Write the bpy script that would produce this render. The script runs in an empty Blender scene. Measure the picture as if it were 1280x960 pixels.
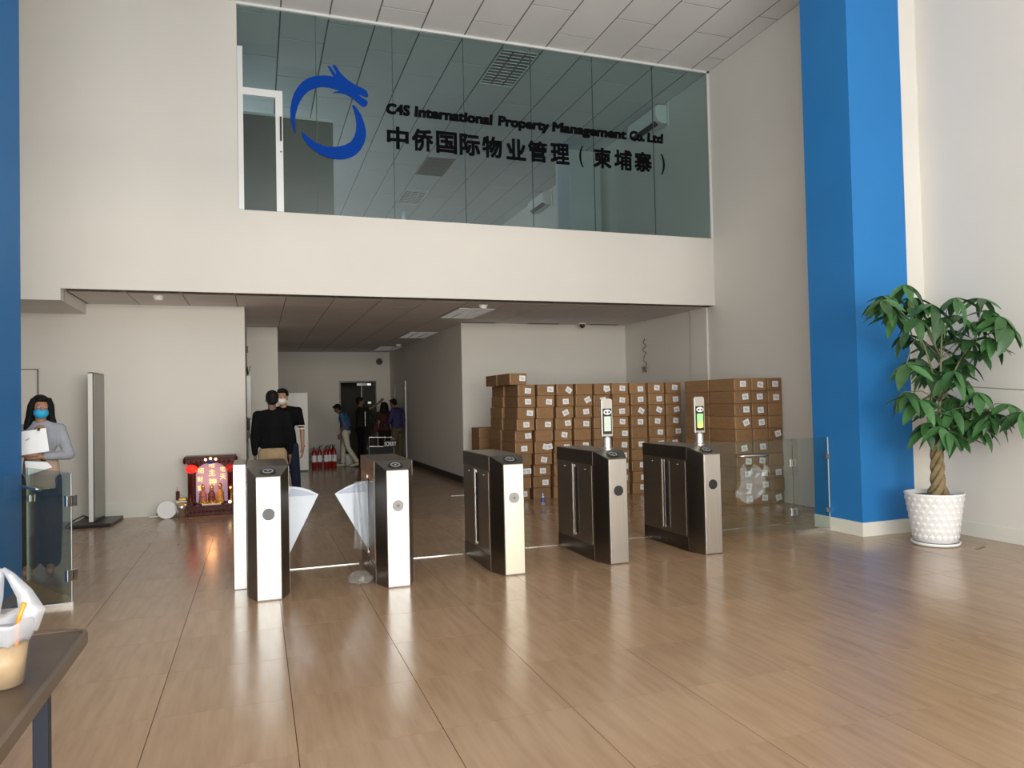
import bpy, bmesh, math, random
from mathutils import Vector, Matrix, Euler
PI = math.pi
S = bpy.context.scene
COL = S.collection
random.seed(7)

# ------------------------------------------------------------------ camera
cam_d = bpy.data.cameras.new('camera')
cam = bpy.data.objects.new('camera', cam_d)
COL.objects.link(cam)
cam_d.sensor_width = 36.0
cam_d.lens = 914.556 / 1280 * 36.0
cam_d.clip_end = 200
yaw, pitch, roll = 0.336004, 0.0235926, -0.0217694
cy, sy = math.cos(yaw), math.sin(yaw)
fwd = Vector((sy * math.cos(pitch), cy * math.cos(pitch), math.sin(pitch)))
r0 = Vector((cy, -sy, 0))
d0 = -r0.cross(fwd)
r2 = math.cos(roll) * r0 - math.sin(roll) * d0
d2 = math.cos(roll) * d0 + math.sin(roll) * r0
M = Matrix.Identity(4)
for i in range(3):
    M[i][0] = r2[i]; M[i][1] = -d2[i]; M[i][2] = -fwd[i]
M[2][3] = 1.6
cam.matrix_world = M
S.camera = cam

# ------------------------------------------------------------------ world, daylight, exposure
w = bpy.data.worlds.new('sky'); S.world = w; w.use_nodes = True
bg = w.node_tree.nodes['Background']
bg.inputs[0].default_value = (0.80, 0.90, 1.0, 1); bg.inputs[1].default_value = 0.9
S.view_settings.view_transform = 'Standard'
S.view_settings.look = 'None'
S.view_settings.exposure = 0.0
S.view_settings.gamma = 1.0
S.view_settings.use_curve_mapping = False

def area(name, loc, rot, sx, sy_, power, col, spread=PI):
    l = bpy.data.lights.new(name, 'AREA'); l.shape = 'RECTANGLE'
    l.size = sx; l.size_y = sy_; l.energy = power; l.color = col; l.spread = spread
    o = bpy.data.objects.new(name, l); o.location = loc; o.rotation_euler = rot
    COL.objects.link(o); return o
# daylight through the shop front behind the camera (faces +Y)
area('daylight_entrance', (1.3, -2.35, 2.15), (PI / 2 + 0.36, 0, 0), 8.6, 4.1, 770, (1.0, 0.955, 0.86))
area('upper_fill', (1.6, -2.35, 5.7), (PI / 2, 0, 0), 9.5, 2.4, 170, (0.80, 0.90, 1.0))  # added cool fill lamp before the solid upper front wall, no glazing there
# added warm lamp far outside, shining level through the entrance onto the walls
area('street_level_fill', (3, -38, 4.3), (PI / 2, 0, 0), 46, 2.4, 4600, (1.0, 0.87, 0.68))
# added fill lamp to brighten the mezzanine; the left wall has no window
area('mezzanine_fill', (-2.33, 17.5, 6.0), (PI / 2, 0, -PI / 2), 6.0, 1.6, 210, (0.85, 0.95, 1.0))

# ------------------------------------------------------------------ measures (metres)
XR = 7.456; YF = 10.679; ZS = 3.168; ZL = 4.324; ZC = 7.23; YA = 12.16; YE = 22.2; XC = 3.83; YB = 13.944
XL = -4.4; YFRONT = -2.3; ZB = 3.017; XSL = -2.348; XG = -0.2

# ------------------------------------------------------------------ materials
def mat(name, col, rough=0.5, metal=0.0, emit=None, estr=0.0, noise=None, nscale=6, bump=0.0, bscale=60, stretch=None, rnd=0.0, coat=0.0, spec=0.5):
    m = bpy.data.materials.new(name); m.use_nodes = True
    nt = m.node_tree; b = nt.nodes['Principled BSDF']
    b.inputs['Base Color'].default_value = (*col, 1)
    b.inputs['Roughness'].default_value = rough; b.inputs['Metallic'].default_value = metal
    b.inputs['Specular IOR Level'].default_value = spec
    if coat:
        b.inputs['Coat Weight'].default_value = coat; b.inputs['Coat Roughness'].default_value = 0.15
    if emit:
        b.inputs['Emission Color'].default_value = (*emit, 1); b.inputs['Emission Strength'].default_value = estr
    src = None
    if noise or bump:
        tc = nt.nodes.new('ShaderNodeTexCoord'); mp = nt.nodes.new('ShaderNodeMapping')
        nt.links.new(tc.outputs['Object'], mp.inputs[0])
        if stretch: mp.inputs['Scale'].default_value = stretch
        if rnd:
            oi = nt.nodes.new('ShaderNodeObjectInfo'); vm = nt.nodes.new('ShaderNodeVectorMath'); vm.operation = 'SCALE'
            cb = nt.nodes.new('ShaderNodeCombineXYZ')
            for k in range(3): nt.links.new(oi.outputs['Random'], cb.inputs[k])
            nt.links.new(cb.outputs[0], vm.inputs[0]); vm.inputs['Scale'].default_value = 37.0
            nt.links.new(vm.outputs[0], mp.inputs['Location'])
    if noise:
        n = nt.nodes.new('ShaderNodeTexNoise'); n.inputs['Scale'].default_value = nscale; n.inputs['Detail'].default_value = 4 if name != 'floor_tile_field' else 1
        nt.links.new(mp.outputs[0], n.inputs['Vector'])
        mx = nt.nodes.new('ShaderNodeMix'); mx.data_type = 'RGBA'
        mr = nt.nodes.new('ShaderNodeMapRange'); mr.inputs['From Min'].default_value = 0.3; mr.inputs['From Max'].default_value = 0.7
        nt.links.new(n.outputs['Fac'], mr.inputs['Value']); nt.links.new(mr.outputs[0], mx.inputs['Factor'])
        mx.inputs['A'].default_value = (*col, 1); mx.inputs['B'].default_value = (*noise, 1)
        src = mx.outputs['Result']
    if rnd:
        oi2 = nt.nodes.new('ShaderNodeObjectInfo'); mr2 = nt.nodes.new('ShaderNodeMapRange')
        mr2.inputs['To Min'].default_value = 1 - rnd; mr2.inputs['To Max'].default_value = 1 + rnd
        nt.links.new(oi2.outputs['Random'], mr2.inputs['Value'])
        hs = nt.nodes.new('ShaderNodeHueSaturation'); nt.links.new(mr2.outputs[0], hs.inputs['Value'])
        if src: nt.links.new(src, hs.inputs['Color'])
        else: hs.inputs['Color'].default_value = (*col, 1)
        src = hs.outputs[0]
    if src: nt.links.new(src, b.inputs['Base Color'])
    if bump:
        n2 = nt.nodes.new('ShaderNodeTexNoise'); n2.inputs['Scale'].default_value = bscale
        nt.links.new(mp.outputs[0], n2.inputs['Vector'])
        bp = nt.nodes.new('ShaderNodeBump'); bp.inputs['Strength'].default_value = bump; bp.inputs['Distance'].default_value = 0.01
        nt.links.new(n2.outputs['Fac'], bp.inputs['Height']); nt.links.new(bp.outputs[0], b.inputs['Normal'])
    return m

def clear_mat(name, tint, gloss=0.08, rough=0.02, haze=0.0, hazecol=(0.9, 0.93, 0.95)):
    m = bpy.data.materials.new(name); m.use_nodes = True; nt = m.node_tree; nt.nodes.clear()
    out = nt.nodes.new('ShaderNodeOutputMaterial')
    tr = nt.nodes.new('ShaderNodeBsdfTransparent'); tr.inputs[0].default_value = (*tint, 1)
    gl = nt.nodes.new('ShaderNodeBsdfGlossy'); gl.inputs['Roughness'].default_value = rough
    lw = nt.nodes.new('ShaderNodeLayerWeight'); lw.inputs['Blend'].default_value = 0.25
    mr = nt.nodes.new('ShaderNodeMapRange'); mr.inputs['To Min'].default_value = gloss; mr.inputs['To Max'].default_value = min(1, gloss + 0.28)
    nt.links.new(lw.outputs['Fresnel'], mr.inputs['Value'])
    mx = nt.nodes.new('ShaderNodeMixShader'); nt.links.new(mr.outputs[0], mx.inputs[0])
    a = tr.outputs[0]
    if haze:
        df = nt.nodes.new('ShaderNodeBsdfDiffuse'); df.inputs[0].default_value = (*hazecol, 1)
        tl = nt.nodes.new('ShaderNodeBsdfTranslucent'); tl.inputs[0].default_value = (*hazecol, 1)
        m2 = nt.nodes.new('ShaderNodeMixShader'); m2.inputs[0].default_value = 0.35
        nt.links.new(df.outputs[0], m2.inputs[1]); nt.links.new(tl.outputs[0], m2.inputs[2])
        m3 = nt.nodes.new('ShaderNodeMixShader'); m3.inputs[0].default_value = haze
        nt.links.new(a, m3.inputs[1]); nt.links.new(m2.outputs[0], m3.inputs[2]); a = m3.outputs[0]
    nt.links.new(a, mx.inputs[1]); nt.links.new(gl.outputs[0], mx.inputs[2]); nt.links.new(mx.outputs[0], out.inputs[0])
    return m

WALL = mat('wall_paint', (0.74, 0.715, 0.67), 0.75, noise=(0.70, 0.68, 0.64), nscale=0.6, bump=0.05, bscale=90)
BLUE = mat('blue_paint', (0.010, 0.165, 0.47), 0.6, noise=(0.011, 0.18, 0.50), nscale=1.2)
TUBE = mat('tube_added_glow', (0.9, 0.9, 0.9), 0.5, emit=(1, 0.98, 0.95), estr=13.0)  # emission added to stand in for daylight caught by the louvres
TILE_C = mat('ceiling_panel', (0.82, 0.82, 0.83), 0.8, rnd=0.03, noise=(0.79, 0.79, 0.80), nscale=2)
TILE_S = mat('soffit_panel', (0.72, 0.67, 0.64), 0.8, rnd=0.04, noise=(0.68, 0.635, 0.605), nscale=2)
GRID = mat('ceiling_grid', (0.20, 0.195, 0.19), 0.7)
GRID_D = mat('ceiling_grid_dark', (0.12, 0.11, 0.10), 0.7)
SKIRT = mat('skirting_paint', (0.72, 0.72, 0.66), 0.45)
SKIRT_B = mat('black_skirting', (0.015, 0.014, 0.014), 0.4)
GROUT = mat('floor_grout', (0.02, 0.015, 0.012), 0.95, spec=0.0)
def floor_mat(name, grid):
    m = mat(name, (0.37, 0.245, 0.150), 0.24, noise=(0.30, 0.19, 0.112), nscale=3.0 if not grid else 1.0, stretch=(7, 0.7, 1) if not grid else (3, 1.2, 1), rnd=0.05 if not grid else 0.0, spec=0.75)
    nt = m.node_tree; b = nt.nodes['Principled BSDF']
    tc = nt.nodes.new('ShaderNodeTexCoord'); n = nt.nodes.new('ShaderNodeTexNoise'); n.inputs['Scale'].default_value = 2.5
    geo = nt.nodes.new('ShaderNodeNewGeometry'); nt.links.new(geo.outputs['Position'], n.inputs['Vector'])
    mr = nt.nodes.new('ShaderNodeMapRange'); mr.inputs['To Min'].default_value = 0.13; mr.inputs['To Max'].default_value = 0.27
    nt.links.new(n.outputs['Fac'], mr.inputs['Value']); nt.links.new(mr.outputs[0], b.inputs['Roughness'])
    if grid:
        src = b.inputs['Base Color'].links[0].from_socket
        br = nt.nodes.new('ShaderNodeTexBrick'); br.offset = 0.0; br.squash = 1.0
        br.inputs['Scale'].default_value = 1.0; br.inputs['Mortar Size'].default_value = 0.0025; br.inputs['Brick Width'].default_value = 0.685; br.inputs['Row Height'].default_value = 0.685
        br.inputs['Mortar Smooth'].default_value = 0.2
        mp = nt.nodes.new('ShaderNodeMapping'); mp.inputs['Location'].default_value = (-0.16 + 0.685, -3.545 + 0.685 * 6, 0)
        nt.links.new(geo.outputs['Position'], mp.inputs[0]); nt.links.new(mp.outputs[0], br.inputs['Vector'])
        mx = nt.nodes.new('ShaderNodeMix'); mx.data_type = 'RGBA'
        nt.links.new(br.outputs['Fac'], mx.inputs['Factor']); nt.links.new(src, mx.inputs['A']); mx.inputs['B'].default_value = (0.19, 0.125, 0.08, 1)
        nt.links.new(mx.outputs['Result'], b.inputs['Base Color'])
    return m
FLOOR_T = floor_mat('floor_tile_glaze', False)
FLOOR_G = floor_mat('floor_tile_field', True)
STEEL = mat('brushed_steel', (0.62, 0.61, 0.59), 0.28, 1.0, noise=(0.56, 0.55, 0.53), nscale=8, stretch=(14, 14, 0.4))
STEEL_F = mat('front_steel', (0.50, 0.52, 0.525), 0.34, 1.0)
STEEL_D = mat('dark_brushed_steel', (0.26, 0.235, 0.21), 0.30, 1.0, noise=(0.22, 0.20, 0.18), nscale=8, stretch=(20, 0.6, 20))  # dark base stands in for the dim surroundings the sides mirror
STEEL_DD = mat('dark_band_steel', (0.10, 0.09, 0.08), 0.33, 1.0)
CHROME = mat('chrome', (0.7, 0.7, 0.7), 0.2, 1.0)
ALU = mat('white_aluminium', (0.78, 0.80, 0.80), 0.35, 0.1)
BLACK = mat('black_plastic', (0.012, 0.012, 0.013), 0.35)
BLACKM = mat('matt_black', (0.01, 0.01, 0.011), 0.7)
WHITE = mat('white_plastic', (0.82, 0.82, 0.81), 0.4)
WHITEP = mat('white_paper', (0.85, 0.86, 0.88), 0.7)
GREYD = mat('grey_disc', (0.14, 0.14, 0.15), 0.5, spec=0.2)
STEEL_C = mat('cream_lit_steel', (0.50, 0.475, 0.40), 0.34, 1.0)  # cream cast of the mirrored light is put into the steel colour
GREYL = mat('light_grey_disc', (0.30, 0.30, 0.30), 0.6, spec=0.2)
GLASS = clear_mat('clear_glass', (0.90, 0.94, 0.92), 0.03)
GLASSU = clear_mat('tinted_glass', (0.79, 0.87, 0.87), 0.045)
GEDGE = mat('glass_edge', (0.75, 0.85, 0.82), 0.2)
FILM = clear_mat('clear_film', (0.95, 0.96, 0.97), 0.04, 0.25, haze=0.10)
BAGP = clear_mat('white_bag_film', (0.95, 0.96, 0.98), 0.05, 0.25, haze=0.27, hazecol=(0.90, 0.93, 1.0))
ACRYL = clear_mat('frosted_acrylic', (0.85, 0.90, 0.97), 0.06, 0.15, haze=0.75, hazecol=(0.80, 0.88, 1.0))
ACRYL2 = clear_mat('clear_acrylic', (0.80, 0.86, 0.95), 0.08, 0.1, haze=0.35, hazecol=(0.7, 0.8, 1.0))
CARD = mat('cardboard', (0.30, 0.168, 0.078), 0.75, noise=(0.25, 0.138, 0.062), nscale=5, rnd=0.14)
CARD_D = mat('cardboard_seam', (0.20, 0.11, 0.05), 0.8)
TAPE = mat('packing_tape', (0.44, 0.28, 0.15), 0.25)
INK = mat('label_ink', (0.40, 0.43, 0.52), 0.8)
SIGNB = mat('sign_black', (0.004, 0.004, 0.005), 0.9, spec=0.05)
SIGNBLUE = mat('sign_blue', (0.003, 0.05, 0.33), 0.8, spec=0.1)
SHRED = mat('shrine_lacquer', (0.085, 0.010, 0.008), 0.25, noise=(0.05, 0.005, 0.004), nscale=20, spec=0.15)
GOLD = mat('gold_paint', (0.75, 0.45, 0.10), 0.3, 0.8)
GOLDE = mat('gold_glow', (1.0, 0.75, 0.25), 0.5, emit=(1.0, 0.72, 0.22), estr=1.3)
LILAC = mat('lit_panel', (0.45, 0.30, 0.42), 0.5, emit=(0.55, 0.30, 0.46), estr=0.32)
REDE = mat('red_lantern_glow', (0.8, 0.02, 0.01), 0.5, emit=(1.0, 0.02, 0.01), estr=1.6)
REDD = mat('red_lantern', (0.35, 0.012, 0.01), 0.5, emit=(1.0, 0.02, 0.01), estr=0.25)
BULB = mat('warm_bulb', (1, 0.8, 0.5), 0.4, emit=(1.0, 0.70, 0.35), estr=6)
ORANGEE = mat('orange_bulb', (1, 0.4, 0.1), 0.4, emit=(1.0, 0.30, 0.05), estr=8)
REDEXT = mat('extinguisher_red', (0.30, 0.012, 0.012), 0.3)
SKIN = mat('skin', (0.36, 0.19, 0.12), 0.55, noise=(0.33, 0.165, 0.10), nscale=12)
SKIN_D = mat('skin_dark', (0.16, 0.085, 0.055), 0.6)
HAIR = mat('black_hair', (0.006, 0.005, 0.005), 0.7, spec=0.2, bump=0.4, bscale=60)
def cloth(n, c): return mat(n, c, 0.9, spec=0.12, noise=tuple(x * 0.8 for x in c), nscale=9, bump=0.15, bscale=14)
C_BLACK = cloth('black_cloth', (0.005, 0.005, 0.006)); C_KHAKI = cloth('khaki_cloth', (0.34, 0.25, 0.15))
C_NAVY = cloth('navy_jeans', (0.018, 0.026, 0.05)); C_GREY = cloth('grey_knit', (0.32, 0.34, 0.39))
C_CREAM = cloth('cream_cloth', (0.50, 0.36, 0.27)); C_DGREEN = cloth('charcoal_cloth', (0.022, 0.024, 0.02))
C_BLUE = cloth('blue_polo_cloth', (0.05, 0.12, 0.25)); C_WHITE = cloth('off_white_cloth', (0.60, 0.56, 0.47))
C_MAROON = cloth('maroon_cloth', (0.07, 0.028, 0.022)); C_PURPLE = cloth('violet_cloth', (0.05, 0.045, 0.13)); C_OLIVE = cloth('olive_cloth', (0.12, 0.09, 0.05))
C_DARK = cloth('dark_brown_cloth', (0.02, 0.014, 0.012))
MASKB = mat('blue_face_mask', (0.02, 0.38, 0.68), 0.7); MASKW = mat('white_face_mask', (0.75, 0.70, 0.66), 0.7)
LEAFM = mat('leaf_green', (0.035, 0.11, 0.035), 0.38, noise=(0.055, 0.15, 0.045), nscale=4, rnd=0.45)
BARK = mat('bark', (0.32, 0.23, 0.13), 0.85, noise=(0.16, 0.13, 0.06), nscale=14, bump=0.4, bscale=40)
TWIG = mat('green_stem', (0.16, 0.17, 0.09), 0.6)
POTM = mat('white_ceramic', (0.84, 0.85, 0.87), 0.35)
SOIL = mat('potting_soil', (0.05, 0.035, 0.025), 0.95, bump=0.6, bscale=40)
COFFEE = mat('milk_coffee', (0.52, 0.36, 0.19), 0.35, noise=(0.42, 0.27, 0.13), nscale=18)
ORANGE = mat('orange_straw', (0.9, 0.28, 0.02), 0.35)
TABLEM = mat('dark_glossy_table', (0.06, 0.040, 0.026), 0.35, spec=0.25, noise=(0.10, 0.07, 0.05), nscale=4)
TEDGE = mat('table_edge_metal', (0.12, 0.09, 0.065), 0.4, 0.2, spec=0.3)
TLEG = mat('blue_black_leg', (0.012, 0.018, 0.032), 0.45, 0.0, spec=0.3)
SCREEN = mat('screen_grey', (0.20, 0.215, 0.20), 0.08)
SCR_LIT = mat('lit_screen', (0.3, 0.35, 0.3), 0.2, emit=(0.72, 0.80, 0.66), estr=0.55)
SCR_GREEN = mat('lit_screen_green', (0.2, 0.5, 0.2), 0.2, emit=(0.45, 0.75, 0.30), estr=0.5)
SCR_YEL = mat('lit_screen_yellow', (0.8, 0.8, 0.1), 0.2, emit=(0.95, 0.90, 0.20), estr=0.6)
BOTTLEB = mat('bottle_blue', (0.05, 0.10, 0.35), 0.3)
WATER = clear_mat('bottle_plastic', (0.85, 0.92, 0.97), 0.15, 0.08, haze=0.25)
DKPANEL = mat('dark_partition', (0.055, 0.075, 0.06), 0.5)
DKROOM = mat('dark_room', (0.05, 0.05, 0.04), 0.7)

# ------------------------------------------------------------------ builders
class MB:
    def __init__(s): s.b = bmesh.new()
    def box(s, x0, x1, y0, y1, z0, z1, bev=0.0, rot=None):
        r = bmesh.ops.create_cube(s.b, size=1.0)['verts']
        for v in r: v.co = Vector(((x0 + x1) / 2 + v.co.x * (x1 - x0), (y0 + y1) / 2 + v.co.y * (y1 - y0), (z0 + z1) / 2 + v.co.z * (z1 - z0)))
        if rot:
            c = Vector(((x0 + x1) / 2, (y0 + y1) / 2, (z0 + z1) / 2)); m = Euler(rot).to_matrix()
            for v in r: v.co = c + m @ (v.co - c)
        if bev:
            es = list({e for v in r for e in v.link_edges})
            bmesh.ops.bevel(s.b, geom=es, offset=bev, segments=2, affect='EDGES', profile=0.5)
        return s
    def cyl(s, p0, p1, r0, r1=None, n=20, caps=True):
        p0 = Vector(p0); p1 = Vector(p1); r1 = r0 if r1 is None else r1
        d = p1 - p0
        r = bmesh.ops.create_cone(s.b, cap_ends=caps, cap_tris=False, segments=n, radius1=r0, radius2=r1, depth=d.length)['verts']
        q = d.to_track_quat('Z', 'Y').to_matrix()
        for v in r: v.co = (p0 + p1) / 2 + q @ v.co
        return s
    def ell(s, c, r, n=16, rot=None):
        if not hasattr(r, '__len__'): r = (r, r, r)
        vs = bmesh.ops.create_uvsphere(s.b, u_segments=n, v_segments=max(6, n // 2 + 2), radius=1.0)['verts']
        m = Euler(rot).to_matrix() if rot else Matrix.Identity(3)
        for v in vs: v.co = Vector(c) + m @ Vector((v.co.x * r[0], v.co.y * r[1], v.co.z * r[2]))
        return s
    def cap(s, p0, p1, r0, r1=None, n=12):
        r1 = r0 if r1 is None else r1
        s.cyl(p0, p1, r0, r1, n); s.ell(p0, r0, n); s.ell(p1, r1, n); return s
    def tube(s, pts, r, n=8, closed=False):
        pts = [Vector(p) for p in pts]; rings = []
        rr = r if hasattr(r, '__len__') else [r] * len(pts)
        up = Vector((0.13, 0.21, 1)).normalized()
        for i, p in enumerate(pts):
            if closed: t = pts[(i + 1) % len(pts)] - pts[i - 1]
            else: t = pts[min(i + 1, len(pts) - 1)] - pts[max(i - 1, 0)]
            t.normalize(); a = t.cross(up)
            if a.length < 0.05: a = t.cross(Vector((1, 0, 0)))
            a.normalize(); b_ = t.cross(a)
            rings.append([s.b.verts.new(p + rr[i] * (math.cos(2 * PI * k / n) * a + math.sin(2 * PI * k / n) * b_)) for k in range(n)])
        m = len(rings)
        for i in range(m if closed else m - 1):
            A = rings[i]; B = rings[(i + 1) % m]
            for k in range(n): s.b.faces.new((A[k], A[(k + 1) % n], B[(k + 1) % n], B[k]))
        if not closed:
            s.b.faces.new(rings[0]); s.b.faces.new(rings[-1][::-1])
        return s
    def lathe(s, prof, c=(0, 0, 0), n=32, cap=True):
        rings = [[s.b.verts.new((c[0] + r * math.cos(2 * PI * k / n), c[1] + r * math.sin(2 * PI * k / n), c[2] + z)) for k in range(n)] for r, z in prof]
        for A, B in zip(rings, rings[1:]):
            for k in range(n): s.b.faces.new((A[k], A[(k + 1) % n], B[(k + 1) % n], B[k]))
        if cap: s.b.faces.new(rings[0][::-1]); s.b.faces.new(rings[-1])
        return s
    def prism(s, poly, a0, a1, axis='z'):
        def P(u, v, a): return {'z': (u, v, a), 'y': (u, a, v), 'x': (a, u, v)}[axis]
        A = [s.b.verts.new(P(u, v, a0)) for u, v in poly]; B = [s.b.verts.new(P(u, v, a1)) for u, v in poly]
        n = len(poly)
        s.b.faces.new(A[::-1]); s.b.faces.new(B)
        for k in range(n): s.b.faces.new((A[k], A[(k + 1) % n], B[(k + 1) % n], B[k]))
        return s
    def xf(s, m):
        for v in s.b.verts: v.co = m @ v.co
        return s
    def mesh(s, name, m, smooth=False):
        bmesh.ops.recalc_face_normals(s.b, faces=s.b.faces[:])
        me = bpy.data.meshes.new(name); s.b.to_mesh(me); s.b.free()
        if m: me.materials.append(m)
        if smooth:
            for p in me.polygons: p.use_smooth = True
        return me
    def obj(s, name, m, parent=None, loc=(0, 0, 0), smooth=False, rot=None):
        o = bpy.data.objects.new(name, s.mesh(name, m, smooth)); COL.objects.link(o)
        o.location = loc
        if rot: o.rotation_euler = rot
        if parent: o.parent = parent
        return o

def inst(name, me, parent=None, loc=(0, 0, 0), rot=(0, 0, 0), sc=(1, 1, 1)):
    o = bpy.data.objects.new(name, me); COL.objects.link(o); o.location = loc; o.rotation_euler = rot; o.scale = sc
    if parent: o.parent = parent
    return o
def thing(name, label, cat, loc=(0, 0, 0), rz=0.0, group=None):
    o = bpy.data.objects.new(name, None); COL.objects.link(o); o.location = loc; o.rotation_euler = (0, 0, rz)
    o.empty_display_size = 0.1
    o['label'] = label; o['category'] = cat
    if group: o['group'] = group
    return o
def tag(o, label, cat, group=None):
    o['label'] = label; o['category'] = cat
    if group: o['group'] = group
    return o
def struct(o, label=None):
    o['kind'] = 'structure'
    if label: o['label'] = label
    return o
def dup(root, loc, label=None, group=None, rz=0.0):
    r = root.copy(); COL.objects.link(r); r.location = loc; r.rotation_euler = (0, 0, rz)
    if label: r['label'] = label
    if group: r['group'] = group
    for ch in root.children:
        c = ch.copy(); COL.objects.link(c); c.parent = r
        for g in ch.children:
            d = g.copy(); COL.objects.link(d); d.parent = c
    return r
def modded(o, setup):
    """apply modifiers of o into its mesh"""
    setup(o)
    dg = bpy.context.evaluated_depsgraph_get(); dg.update()
    me = bpy.data.meshes.new_from_object(o.evaluated_get(dg))
    old = o.data; o.modifiers.clear(); o.data = me; bpy.data.meshes.remove(old)
    return o
def blob(name, mb, m, parent, voxel=0.012, smooth=6):
    o = mb.obj(name, None, parent)
    def st(o):
        r = o.modifiers.new('r', 'REMESH'); r.mode = 'VOXEL'; r.voxel_size = voxel; r.use_smooth_shade = True
        k = o.modifiers.new('s', 'SMOOTH'); k.factor = 0.5; k.iterations = smooth
    modded(o, st)
    o.data.materials.clear(); o.data.materials.append(m)
    for p in o.data.polygons: p.use_smooth = True
    return o
def text(name, body, m, parent, loc, size, rot=(PI / 2, 0, 0), thick=0.004, bold=0.0, shear=0.0, fit=None, align='LEFT', space=1.0, heavy=0.0):
    c = bpy.data.curves.new(name, 'FONT'); c.body = body; c.size = size; c.extrude = thick; c.offset = bold; c.shear = shear
    c.align_x = align; c.space_character = space; c.resolution_u = 3
    o = bpy.data.objects.new(name, c); COL.objects.link(o)
    dg = bpy.context.evaluated_depsgraph_get(); dg.update()
    me = bpy.data.meshes.new_from_object(o.evaluated_get(dg)); bpy.data.objects.remove(o)
    me.materials.clear(); me.materials.append(m)
    if heavy:
        bm = bmesh.new(); bm.from_mesh(me); src = bm.copy(); k = 0
        for dx, dy in ((heavy, 0), (-heavy, 0), (0, heavy), (0, -heavy), (heavy, heavy), (-heavy, -heavy), (heavy, -heavy), (-heavy, heavy)):
            k += 1; m2 = src.copy()
            for v in m2.verts: v.co += Vector((dx, dy, k * 0.00004))
            tmp = bpy.data.meshes.new('x'); m2.to_mesh(tmp); bm.from_mesh(tmp); bpy.data.meshes.remove(tmp); m2.free()
        bm.to_mesh(me); bm.free(); src.free()
    xs = [v.co.x for v in me.vertices]; ys = [v.co.y for v in me.vertices]
    if fit and xs:                               # fit = (width, height) of the ink, moved to start at the origin
        w0 = max(xs) - min(xs); h0 = max(ys) - min(ys); x0 = min(xs); y0 = min(ys)
        kx = fit[0] / w0 if fit[0] else 1; ky = fit[1] / h0 if fit[1] else kx
        if not fit[0]: kx = ky
        for v in me.vertices: v.co.x = (v.co.x - x0) * kx; v.co.y = (v.co.y - y0) * ky
    o = bpy.data.objects.new(name, me); COL.objects.link(o); o.location = loc; o.rotation_euler = rot; o.parent = parent
    return o

# ================================================================== SETTING
# floor: glazed tiles with recessed joints where they can be told apart, a tiled field beyond
TX0, TY0, TP = 0.16, 3.545, 0.685
fx0, fy0, fy1 = TX0 - 6 * TP, TY0 - 3 * TP, TY0 + 9 * TP
floor = struct(MB().box(XL - 0.2, XR + 0.2, YFRONT - 0.4, YE + 2.6, -0.20, -0.012).obj('floor', GROUT))
tile_me = {}
for i in range(17):
    for j in range(12):
        x0 = fx0 + i * TP; y0 = fy0 + j * TP; x1 = min(x0 + TP, XR)
        wd = round(x1 - x0, 3)
        if wd < 0.05: continue
        if wd not in tile_me:
            tile_me[wd] = MB().box(-wd / 2 + 0.0019, wd / 2 - 0.0019, -TP / 2 + 0.0014, TP / 2 - 0.0014, -0.0118, 0).mesh('floor_tile', FLOOR_T)
        inst('floor_tile', tile_me[wd], floor, ((x0 + x1) / 2, y0 + TP / 2, 0))
f = MB()
f.box(XL, XR, fy1 + 0.0015, YE + 2.5, -0.0118, 0); f.box(XL, XR, YFRONT - 0.3, fy0 - 0.0015, -0.0118, 0); f.box(XL, fx0 - 0.0015, fy0, fy1, -0.0118, 0)
o = f.obj('tile_field', FLOOR_G, floor); o['kind'] = 'stuff'
# bright threshold strips in the turnstile line
for k, (a, b) in enumerate([(0.27, 0.955), (1.33, 2.04), (2.41, 3.12), (3.48, 4.20), (4.56, 6.36), (3.12, 3.36)]):
    y = 7.53 if k < 5 else 12.22
    struct(MB().box(a, b, y - 0.012, y + 0.012, 0.0, 0.006).obj('trim_%d' % (k + 1), CHROME if k < 5 else WHITE))

# outer walls
struct(MB().box(XR, XR + 0.2, YFRONT - 0.4, YE + 2.5, -0.01, ZC + 0.3).obj('wall_right', WALL))
struct(MB().box(XL - 0.2, XL, YFRONT - 0.4, YA, -0.01, ZC + 0.3).obj('wall_left', WALL))
fw = MB(); fw.box(XL, XR, YFRONT - 0.25, YFRONT - 0.1, 4.42, ZC + 0.2)
fw.box(XL, -3.1, YFRONT - 0.25, YFRONT - 0.1, 0, 7.0); fw.box(5.7, XR, YFRONT - 0.25, YFRONT - 0.1, 0, 4.5)
struct(fw.obj('wall_front', WALL))
# facade: fascia band, upper wall, beam
fa = MB()
fa.prism([(XL, ZB), (XSL, ZB), (XSL, ZS), (XR, ZS), (XR, ZL), (XG, ZL), (XG, ZC), (XL, ZC)], YF, YF + 0.22, 'y')
fa.box(XL, XSL, YF + 0.2, YA, ZB, ZS + 0.3)
struct(fa.obj('wall_fascia', WALL))
struct(MB().box(XR - 0.045, XR - 0.001, YF - 0.012, YF + 0.001, ZL, ZC).box(XG, XR, YF - 0.012, YF + 0.03, ZC - 0.035, ZC - 0.001).obj('trim_7', ALU))
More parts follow.
